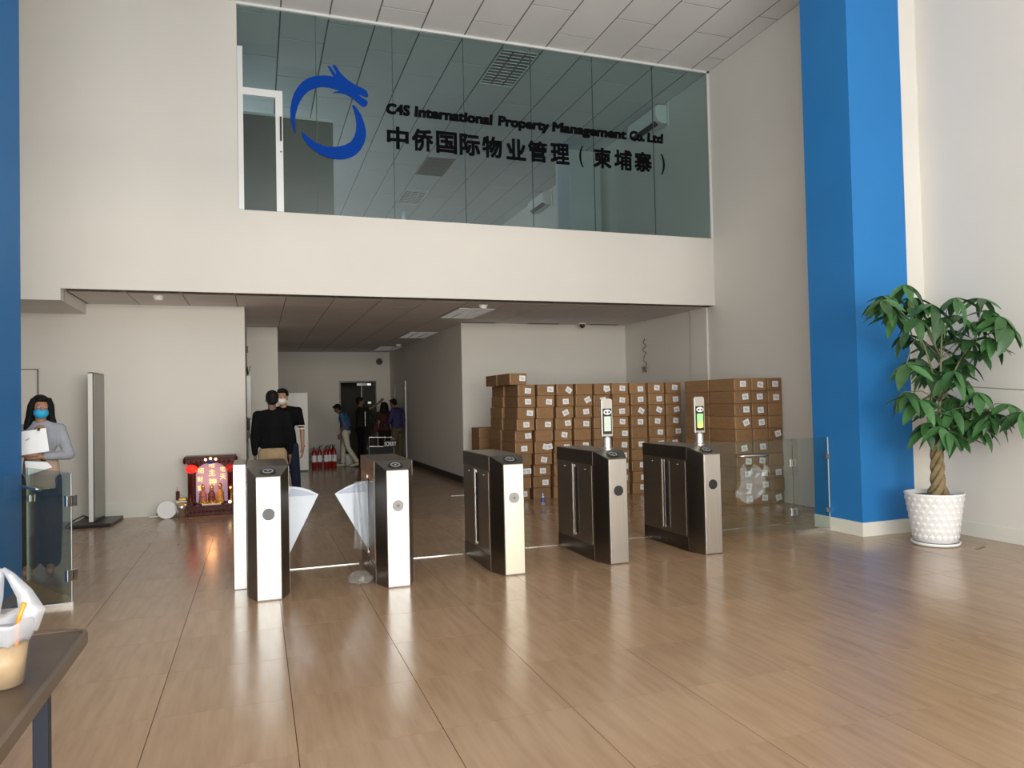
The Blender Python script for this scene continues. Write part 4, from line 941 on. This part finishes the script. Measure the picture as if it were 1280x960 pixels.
# ================================================================== TABLE AND DRINK
t = thing('side_table', 'dark glossy table corner with metal edge and blue-black leg in the foreground', 'table', (-1.25, 2.55, 0))
tb = MB(); n = 10
tb.prism([(-0.6, -0.75)] + [(0.635, -0.75)] + [(0.635 - 0.06 + 0.06 * math.cos(a * PI / 2 / n), 0.585 - 0.06 + 0.06 * math.sin(a * PI / 2 / n)) for a in range(n + 1)] + [(-0.6, 0.585)], 0.752, 0.78, 'z').obj('tabletop', TABLEM, t)
tb = MB(); tb.prism([(0.6355, -0.75), (0.652, -0.75)] + [(0.635 - 0.06 + 0.077 * math.cos(a * PI / 2 / n), 0.585 - 0.06 + 0.077 * math.sin(a * PI / 2 / n)) for a in range(n + 1)] + [(-0.6, 0.602), (-0.6, 0.5855)] + [(0.635 - 0.06 + 0.0605 * math.cos(a * PI / 2 / n), 0.585 - 0.06 + 0.0605 * math.sin(a * PI / 2 / n)) for a in range(n, -1, -1)], 0.745, 0.786, 'z').obj('edge_band', TEDGE, t)
for x, y in ((0.585, 0.20), (0.585, -0.68), (-0.55, 0.52), (-0.55, -0.68)):
    MB().box(x - 0.022, x + 0.022, y - 0.022, y + 0.022, 0, 0.7515, bev=0.003).obj('leg', TLEG, t)
cx_, cy_ = -0.728, 2.60
t = thing('iced_coffee_cup', 'plastic cup of milky iced coffee with orange straw on the table edge', 'cup', (cx_, cy_, 0.7805))
MB().lathe([(0.050, 0.0), (0.053, 0.003), (0.068, 0.145), (0.0705, 0.148), (0.0705, 0.153), (0.067, 0.153)], n=32).obj('cup_wall', FILM, t, smooth=True)
MB().lathe([(0.049, 0.003), (0.064, 0.122), (0.03, 0.124)], n=32).obj('coffee', COFFEE, t, smooth=True)
MB().lathe([(0.071, 0.1535), (0.071, 0.158), (0.058, 0.160), (0.054, 0.170), (0.02, 0.171)], n=32).obj('lid', FILM, t, smooth=True)
MB().tube([(0.035, -0.02, 0.05), (0.042, -0.02, 0.17), (0.047, -0.02, 0.205), (0.060, -0.02, 0.245)], 0.0065, 10).obj('straw', ORANGE, t, smooth=True)
# thin carrier bag around the cup: body plus two handle loops pulled to a point
b = MB(); n = 28; rows = []
random.seed(9)
for j, (r, z) in enumerate(((0.073, 0.135), (0.077, 0.15), (0.082, 0.168), (0.086, 0.185), (0.090, 0.20))):
    rows.append([b.b.verts.new((r * (1 + 0.05 * math.sin(k * 2.3 + j)) * math.cos(2 * PI * k / n), r * (1 + 0.05 * math.sin(k * 1.7 + j)) * math.sin(2 * PI * k / n), z + 0.008 * math.sin(k * 1.3))) for k in range(n)])
for A, B in zip(rows, rows[1:]):
    for k in range(n): b.b.faces.new((A[k], A[(k + 1) % n], B[(k + 1) % n], B[k]))
def strap(pts, hw):
    P_ = [Vector(p) for p in pts]; L_ = []
    for i, p in enumerate(P_):
        d = (P_[min(i + 1, len(P_) - 1)] - P_[max(0, i - 1)]).normalized(); sd = d.cross(Vector((0.2, -1, 0))).normalized() * hw[i]
        L_.append((b.b.verts.new(p - sd), b.b.verts.new(p + Vector((0, -0.006, 0))), b.b.verts.new(p + sd)))
    for A, B in zip(L_, L_[1:]):
        for k in range(2): b.b.faces.new((A[k], A[k + 1], B[k + 1], B[k]))
strap([(0.065, -0.02, 0.165), (0.078, -0.01, 0.215), (0.055, 0.0, 0.27), (0.020, 0.0, 0.325), (0.0, 0, 0.350)], [0.03, 0.034, 0.022, 0.012, 0.006])
strap([(-0.055, -0.02, 0.165), (-0.040, -0.01, 0.215), (-0.025, 0.0, 0.27), (-0.01, 0.0, 0.325), (0.0, 0, 0.350)], [0.03, 0.034, 0.026, 0.014, 0.006])
o = b.obj('carrier_bag', BAGP, None, (cx_, cy_, 0.7805), smooth=True)
modded(o, lambda o: (setattr(o.modifiers.new('t', 'SOLIDIFY'), 'thickness', 0.0012)))
tag(o, 'thin white plastic carrier bag drawn up around the iced coffee cup', 'plastic bag')

# ================================================================== PEOPLE
def V3(*a): return Vector(a)
def human(label, loc, rz, h, J, outfit, vox=0.013, group=None, fingers=False):
    """J overrides joints of a 1.70 m figure facing -Y; x>0 is the figure's left side."""
    k = h / 1.70
    D = dict(head=(0, -0.01, 1.595), neck=(0, 0.012, 1.46), chest=(0, 0.0, 1.28), waist=(0, 0.0, 1.08), pelvis=(0, 0.0, 0.94),
             shL=(0.175, 0.01, 1.395), elL=(0.235, 0.03, 1.12), wrL=(0.245, -0.03, 0.88), haL=(0.245, -0.06, 0.78),
             hipL=(0.09, 0, 0.90), knL=(0.10, -0.01, 0.49), anL=(0.105, 0.02, 0.09), toL=(0.12, -0.15, 0.035))
    for q in ('sh', 'el', 'wr', 'ha', 'hip', 'kn', 'an', 'to'):
        a = D[q + 'L']; D[q + 'R'] = (-a[0], a[1], a[2])
    D.update(J)
    D = {q: Vector(a) * k for q, a in D.items()}
    hd = J.get('head_rot', (0, 0, 0)) if isinstance(J.get('head_rot', None), tuple) else (0, 0, 0)
    t = thing('person', label, 'person', loc, rz, group)
    H = D['head']; hm = Euler(outfit.get('head_rot', (0, 0, 0))).to_matrix()
    def hp(x, y, z): return H + hm @ (Vector((x, y, z)) * k)
    female = outfit.get('female', False); sw = 0.92 if female else 1.0
    b = MB()
    # head: skull, jaw, nose, ears, brow, lips
    for c, r in (((0, 0.012, 0.03), (0.073, 0.092, 0.085)), ((0, -0.02, -0.03), (0.058, 0.065, 0.072)), ((0, -0.038, -0.078), (0.032, 0.032, 0.026)), ((0, -0.092, -0.012), (0.012, 0.018, 0.022)),
                 ((0, -0.078, 0.022), (0.045, 0.014, 0.012)), ((0.074, 0.01, -0.005), (0.010, 0.020, 0.030)), ((-0.074, 0.01, -0.005), (0.010, 0.020, 0.030)), ((0, -0.080, -0.050), (0.022, 0.010, 0.008))):
        b.ell(hp(*c), [q * k for q in r], 14, rot=outfit.get('head_rot', None))
    b.cap(D['neck'] - V3(0, 0, 0.05 * k), H - V3(0, 0, 0.05 * k), 0.052 * k * sw, 0.050 * k * sw)
    b.cap(D['chest'], D['waist'], 0.10 * k * sw, 0.095 * k * sw)
    b.cap(D['waist'], D['pelvis'], 0.095 * k * sw, 0.11 * k * sw)
    for s in 'LR':
        b.cap(D['chest'] + V3(0, 0, 0.06 * k), D['sh' + s], 0.07 * k, 0.052 * k * sw)
        b.cap(D['sh' + s], D['el' + s], 0.046 * k * sw, 0.036 * k * sw); b.cap(D['el' + s], D['wr' + s], 0.036 * k * sw, 0.025 * k * sw)
        b.cap(D['hip' + s], D['kn' + s], 0.075 * k, 0.052 * k); b.cap(D['kn' + s], D['an' + s], 0.050 * k, 0.036 * k); b.cap(D['an' + s], D['to' + s], 0.036 * k, 0.026 * k)
        # hand: palm, four fingers, thumb
        wr, ha = D['wr' + s], D['ha' + s]; d = (ha - wr).normalized(); L = 0.18 * k
        side = D.get('pn' + s, None)
        side = (side.normalized() if side is not None else V3(0, -1, 0)); side = (side - d * side.dot(d)).normalized(); nrm = d.cross(side)
        b.cap(wr, wr + d * L * 0.22, 0.024 * k, 0.026 * k)
        for q in (-0.5, 0.5): b.cap(wr + d * L * 0.15 + side * q * 0.03 * k, wr + d * L * 0.45 + side * q * 0.042 * k, 0.017 * k, 0.015 * k, 8)
        fr = 0.0088 * k if fingers else 0.0105 * k
        curl = nrm * (0.25 if s == 'L' else -0.25)
        for q, fl_ in enumerate((0.44, 0.50, 0.47, 0.38)):
            o_ = side * ((1.5 - q) * 0.0205 * k); p0 = wr + d * L * 0.45 + o_; p1 = p0 + (d + curl * 0.5).normalized() * L * fl_ * 0.55; p2 = p1 + (d + curl * 2.2).normalized() * L * fl_ * 0.48
            b.cap(p0, p1, fr, fr * 0.95, 8); b.cap(p1, p2, fr * 0.95, fr * 0.85, 8)
        p0 = wr + d * L * 0.16 + side * 0.022 * k; p1 = p0 + (d * 0.7 + side * 0.8 + curl).normalized() * L * 0.26; p2 = p1 + (d + side * 0.25 + curl).normalized() * L * 0.20
        b.cap(p0, p1, fr * 1.25, fr * 1.1, 8); b.cap(p1, p2, fr * 1.1, fr * 0.95, 8)
    skin = outfit.get('skin', SKIN)
    body = blob('body', b, skin, t, vox if not fingers else 0.0075, 3)
    for s in (-1, 1):
        e = MB().ell(hp(s * 0.030, -0.083, 0.008), (0.012 * k, 0.006 * k, 0.0065 * k), 10).obj('eye', WHITE, t, smooth=True)
        MB().ell(hp(s * 0.030, -0.088, 0.008), (0.0055 * k, 0.003 * k, 0.0055 * k), 8).obj('iris', BLACK, e, smooth=True)
    # shirt
    sh = outfit['shirt']; b = MB(); g = outfit.get('bulk', 1.0)
    ct, wt, pv = D['chest'], D['waist'], D['pelvis']
    b.ell(ct + V3(0, 0, 0.01), (0.168 * k * sw * g, 0.118 * k * g, 0.17 * k), 18); b.ell(wt, (0.145 * k * sw * g, 0.110 * k * g, 0.18 * k), 18)
    hem = pv + (wt - pv) * outfit.get('hem', 0.1 if outfit.get('tucked') else -0.35)
    b.cap(wt + V3(0.045 * k, 0, 0), hem + V3(0.055 * k, 0, 0), 0.10 * k * g, 0.108 * k * g, 16); b.cap(wt - V3(0.045 * k, 0, 0), hem - V3(0.055 * k, 0, 0), 0.10 * k * g, 0.108 * k * g, 16)
    b.cap(ct, hem, 0.105 * k * g, 0.118 * k * g, 16)
    if g > 1.05:
        for s_x in (-1, 1): b.cap(ct + V3(s_x * 0.075 * k, 0, 0.04 * k), hem + V3(s_x * 0.065 * k, 0, 0), 0.085 * k, 0.100 * k, 14)
    b.ell(D['neck'] - V3(0, 0, 0.035 * k), (0.075 * k, 0.066 * k, 0.045 * k), 14)
    for s in 'LR':
        b.cap(ct + V3(0, 0, 0.075 * k), D['sh' + s], 0.085 * k * g, 0.066 * k * sw, 14)
        b.cap(D['neck'] - V3(0, 0, 0.02 * k), D['sh' + s], 0.05 * k, 0.058 * k * sw, 12)
        el = D['el' + s]; 
        if outfit.get('sleeve', 'long') == 'long':
            b.cap(D['sh' + s], el, 0.062 * k * sw * g, 0.050 * k * g); b.cap(el, el.lerp(D['wr' + s], 0.92), 0.050 * k * g, 0.036 * k * g)
        else: b.cap(D['sh' + s], D['sh' + s].lerp(el, 0.72), 0.062 * k * sw * g, 0.056 * k * g)
    blob(outfit.get('shirt_name', 'shirt'), b, sh, t, vox, 5)
    # trousers
    b = MB(); tr = outfit['trousers']; wide = outfit.get('wide', 1.0)
    b.ell(pv, (0.150 * k, 0.112 * k, 0.10 * k), 16); b.ell(pv + V3(0, 0.035 * k, -0.05 * k), (0.135 * k, 0.095 * k, 0.09 * k), 16)
    for s in 'LR':
        b.cap(D['hip' + s], D['kn' + s], 0.094 * k, 0.066 * k * wide, 14); b.cap(D['kn' + s], D['an' + s] + V3(0, 0, 0.03 * k), 0.066 * k * wide, 0.056 * k * wide, 14)
    blob('trousers', b, tr, t, vox, 5)
    if outfit.get('belt'):
        MB().lathe([(0.152 * k, -0.018), (0.153 * k, 0.018)], n=28).xf(Matrix.Translation(pv.lerp(wt, 0.45)) @ Matrix.Diagonal((1, 0.76, 1, 1))).obj('belt', outfit['belt'], t)
    for s in 'LR':
        b = MB(); an, to = D['an' + s], D['to' + s]
        b.cap(an + V3(0, 0.02 * k, -0.045 * k), to + V3(0, 0, 0.005), 0.040 * k, 0.034 * k, 12); b.ell(an.lerp(to, 0.5) - V3(0, 0, 0.02 * k), (0.044 * k, 0.10 * k, 0.03 * k), 12)
        blob('shoe', b, outfit.get('shoes', BLACKM), t, 0.012, 3)
    # hair
    b = MB(); hr = outfit.get('hair', 'short')
    b.ell(hp(0, 0.026, 0.040), (0.083 * k, 0.094 * k, 0.090 * k), 16, rot=outfit.get('head_rot', None)); b.ell(hp(0, -0.045, 0.088), (0.062 * k, 0.045 * k, 0.034 * k), 14)
    b.ell(hp(0, 0.055, -0.01), (0.068 * k, 0.055 * k, 0.055 * k), 14)
    if hr == 'long':
        for s in (-1, 1):
            b.tube([hp(s * 0.055, -0.035, 0.09), hp(s * 0.082, -0.02, 0.02), hp(s * 0.088, 0.0, -0.06), hp(s * 0.100, 0.0, -0.14), hp(s * 0.13, -0.02, -0.21)], [0.03 * k, 0.032 * k, 0.034 * k, 0.036 * k, 0.016 * k], 10)
        b.ell(hp(0, 0.07, -0.10), (0.10 * k, 0.05 * k, 0.17 * k), 14)
    blob('hair', b, HAIR, t, 0.009, 4)
    if outfit.get('mask'):
        b = MB(); b.ell(hp(0, -0.030, -0.052), (0.064 * k, 0.080 * k, 0.054 * k), 18)
        bmesh.ops.bisect_plane(b.b, geom=b.b.verts[:] + b.b.edges[:] + b.b.faces[:], plane_co=hp(0, -0.015, 0), plane_no=hm @ V3(0, 1, 0), clear_outer=True)
        m_ = b.obj('face_mask', outfit['mask'], t, smooth=True)
        modded(m_, lambda o: setattr(o.modifiers.new('t', 'SOLIDIFY'), 'thickness', 0.003))
        b = MB()
        for s in (-1, 1): b.tube([hp(s * 0.060, -0.03, -0.03), hp(s * 0.078, -0.005, -0.005), hp(s * 0.082, 0.018, 0.01)], 0.0025, 5)
        b.obj('ear_loop', WHITE, t)
    return t, D, k

# woman at the left gate
wm, D, k = human('woman in grey cardigan and blue mask holding papers behind the left gate', (-2.03, 8.42, 0), 0.10, 1.745,
    dict(shL=(0.155, 0.01, 1.38), shR=(-0.155, 0.01, 1.38), elL=(0.235, 0.0, 1.13), wrL=(0.04, -0.17, 1.13), haL=(-0.06, -0.19, 1.145), pnL=(0, 0, 1),
         elR=(-0.225, 0.0, 1.13), wrR=(-0.14, -0.19, 1.16), haR=(-0.06, -0.22, 1.17), pnR=(0, 0, 1), hipL=(0.08, 0, 0.9), knL=(0.075, 0, 0.49), anL=(0.075, 0.02, 0.09), toL=(0.08, -0.14, 0.035)),
    dict(female=True, shirt=C_GREY, shirt_name='cardigan', trousers=C_DGREEN, wide=1.55, shoes=SKIN, hair='long', mask=MASKB, head_rot=(0.05, 0.0, 0.28), tucked=False), vox=0.010, fingers=True)
b = MB(); b.lathe([(0.150, 0.0), (0.150, 0.04), (0.140, 0.22), (0.128, 0.30)], n=30); b.xf(Matrix.Translation((0.01, 0, 0.84)) @ Matrix.Diagonal((1.05, 0.86, 1, 1)))
b.obj('cream_top', C_CREAM, wm, smooth=True)
MB().ell((0.01, -0.112, 1.39), (0.062, 0.050, 0.075), 16).obj('neckline', SKIN, wm, smooth=True)
MB().tube([(0.045 + 0.033 * math.cos(a), -0.165 + 0.030 * 0, 1.155 + 0.033 * math.sin(a)) for a in [q * PI / 8 for q in range(16)]], 0.006, 6, closed=True).obj('wrist_watch', BLACK, wm)
pp = thing('paper_sheets', 'white paper sheets clipped together, held against the chest of the woman', 'papers', (-2.035, 8.145, 1.20))
for q in range(3): MB().box(-0.115, 0.125, -0.001 * q - 0.001, -0.001 * q, 0.0, 0.225, rot=(0.0, -0.13 - 0.01 * q, 0)).obj('sheet', WHITEP, pp, rot=(-0.10, 0, 0))
MB().box(0.045, 0.065, -0.014, -0.0035, 0.215, 0.245).obj('binder_clip', BLACK, pp)
MB().box(-0.06, -0.02, -0.0145, -0.0125, 0.13, 0.14, rot=(0, -0.5, 0)).obj('pen_mark', INK, pp, rot=(-0.10, 0, 0))
pp = thing('paper_sheet', 'single loose white sheet drooping below the hands of the woman', 'papers', (-1.99, 8.17, 0.99))
b = MB(); b.prism([(-0.115, 0.14), (0.07, 0.12), (0.115, 0.07), (-0.10, 0.0)], -0.001, 0.001, 'y'); b.obj('sheet', WHITEP, pp)

# two men talking behind the first turnstile
m1, D, k = human('man in black long-sleeved jacket and khaki trousers seen from behind', (0.195, 10.5, 0), PI, 1.80,
    dict(elL=(0.218, 0.02, 1.13), wrL=(0.215, -0.02, 0.90), elR=(-0.218, 0.02, 1.13), wrR=(-0.215, -0.02, 0.90), haL=(0.215, -0.05, 0.8), haR=(-0.215, -0.05, 0.8)),
    dict(shirt=C_BLACK, shirt_name='jacket', trousers=C_KHAKI, bulk=1.10, hem=0.85, hair='short', skin=SKIN_D, head_rot=(0, 0, 0.1)))
m2, D, k = human('man in black short-sleeved shirt and white mask facing his companion', (0.40, 11.62, 0), -0.25, 1.85,
    dict(elL=(0.225, 0.03, 1.14), wrL=(0.24, -0.02, 0.90), haL=(0.24, -0.05, 0.8), knL=(0.14, -0.02, 0.49), anL=(0.15, 0.02, 0.09), toL=(0.18, -0.14, 0.035), head=(-0.03, -0.01, 1.595)),
    dict(shirt=C_BLACK, sleeve='short', trousers=C_NAVY, hair='short', mask=MASKW, skin=SKIN))
for z in (1.30, 1.255):
    MB().lathe([(0.064, -0.006), (0.0655, 0.006)], n=20).xf(Matrix.Translation((0.213 * k * 1.0, 0.02, z))).obj('sleeve_stripe', WHITE, m2)
MB().cyl((0.262, -0.005, 0.99), (0.264, -0.01, 0.975), 0.034, n=16).obj('wrist_band', REDD, m2)

# group at the far end
human('man in blue polo and off-white trousers bending his head by the extinguishers', (2.16, 19.35, 0), -1.9, 1.70,
    dict(head=(0, -0.20, 1.50), neck=(0, -0.10, 1.42), chest=(0, -0.05, 1.24), shL=(0.175, -0.05, 1.35), shR=(-0.175, -0.05, 1.35), elL=(0.22, 0.02, 1.08), wrL=(0.20, -0.08, 0.86), haL=(0.20, -0.12, 0.77), elR=(-0.22, 0.06, 1.08), wrR=(-0.21, 0.03, 0.84), haR=(-0.21, 0.02, 0.75),
         knL=(0.10, 0.08, 0.50), anL=(0.10, 0.30, 0.12), toL=(0.12, 0.16, 0.035), knR=(-0.09, -0.08, 0.49), anR=(-0.09, -0.10, 0.09), toR=(-0.09, -0.27, 0.035)),
    dict(shirt=C_BLUE, sleeve='short', tucked=True, trousers=C_WHITE, hair='short', skin=SKIN_D, head_rot=(0.55, 0, 0), belt=BLACKM, shoes=C_WHITE))
human('man in dark clothes pointing up at the far doorway', (2.62, 19.95, 0), 1.5, 1.78,
    dict(elR=(-0.20, -0.25, 1.42), wrR=(-0.17, -0.46, 1.56), haR=(-0.16, -0.56, 1.65), elL=(0.23, 0.02, 1.13)),
    dict(shirt=C_DARK, sleeve='short', trousers=C_BLACK, hair='short', skin=SKIN_D))
mw, D, k = human('woman in maroon blouse with a shoulder bag near the far corridor wall', (3.27, 19.95, 0), PI - 0.3, 1.64,
    dict(), dict(female=True, shirt=C_MAROON, sleeve='long', trousers=C_DARK, hair='long', skin=SKIN_D))
bgm = thing('shoulder_bag', 'dark brown shoulder bag hanging at the elbow of the maroon blouse', 'bag', (3.0, 19.85, 0.84))
MB().box(-0.07, 0.07, -0.14, 0.14, 0, 0.24, bev=0.03).obj('bag_body', C_MAROON, bgm)
MB().tube([(0, -0.10, 0.22), (0.05, -0.06, 0.42), (0.10, 0.0, 0.50), (0.05, 0.06, 0.42), (0, 0.10, 0.22)], 0.009, 6).obj('strap', BLACKM, bgm)
human('man in violet shirt and olive trousers leaning towards the far corridor wall', (3.50, 19.3, 0), PI + 0.7, 1.74,
    dict(head=(0, -0.12, 1.57), neck=(0, -0.06, 1.45), chest=(0, -0.02, 1.27), knL=(0.13, 0, 0.49), anL=(0.16, 0.05, 0.09), elL=(0.20, -0.08, 1.12), wrL=(0.12, -0.24, 1.02), haL=(0.09, -0.32, 1.0)),
    dict(shirt=C_PURPLE, sleeve='long', trousers=C_OLIVE, hair='short', skin=SKIN_D, tucked=True, head_rot=(0.3, 0, 0)))
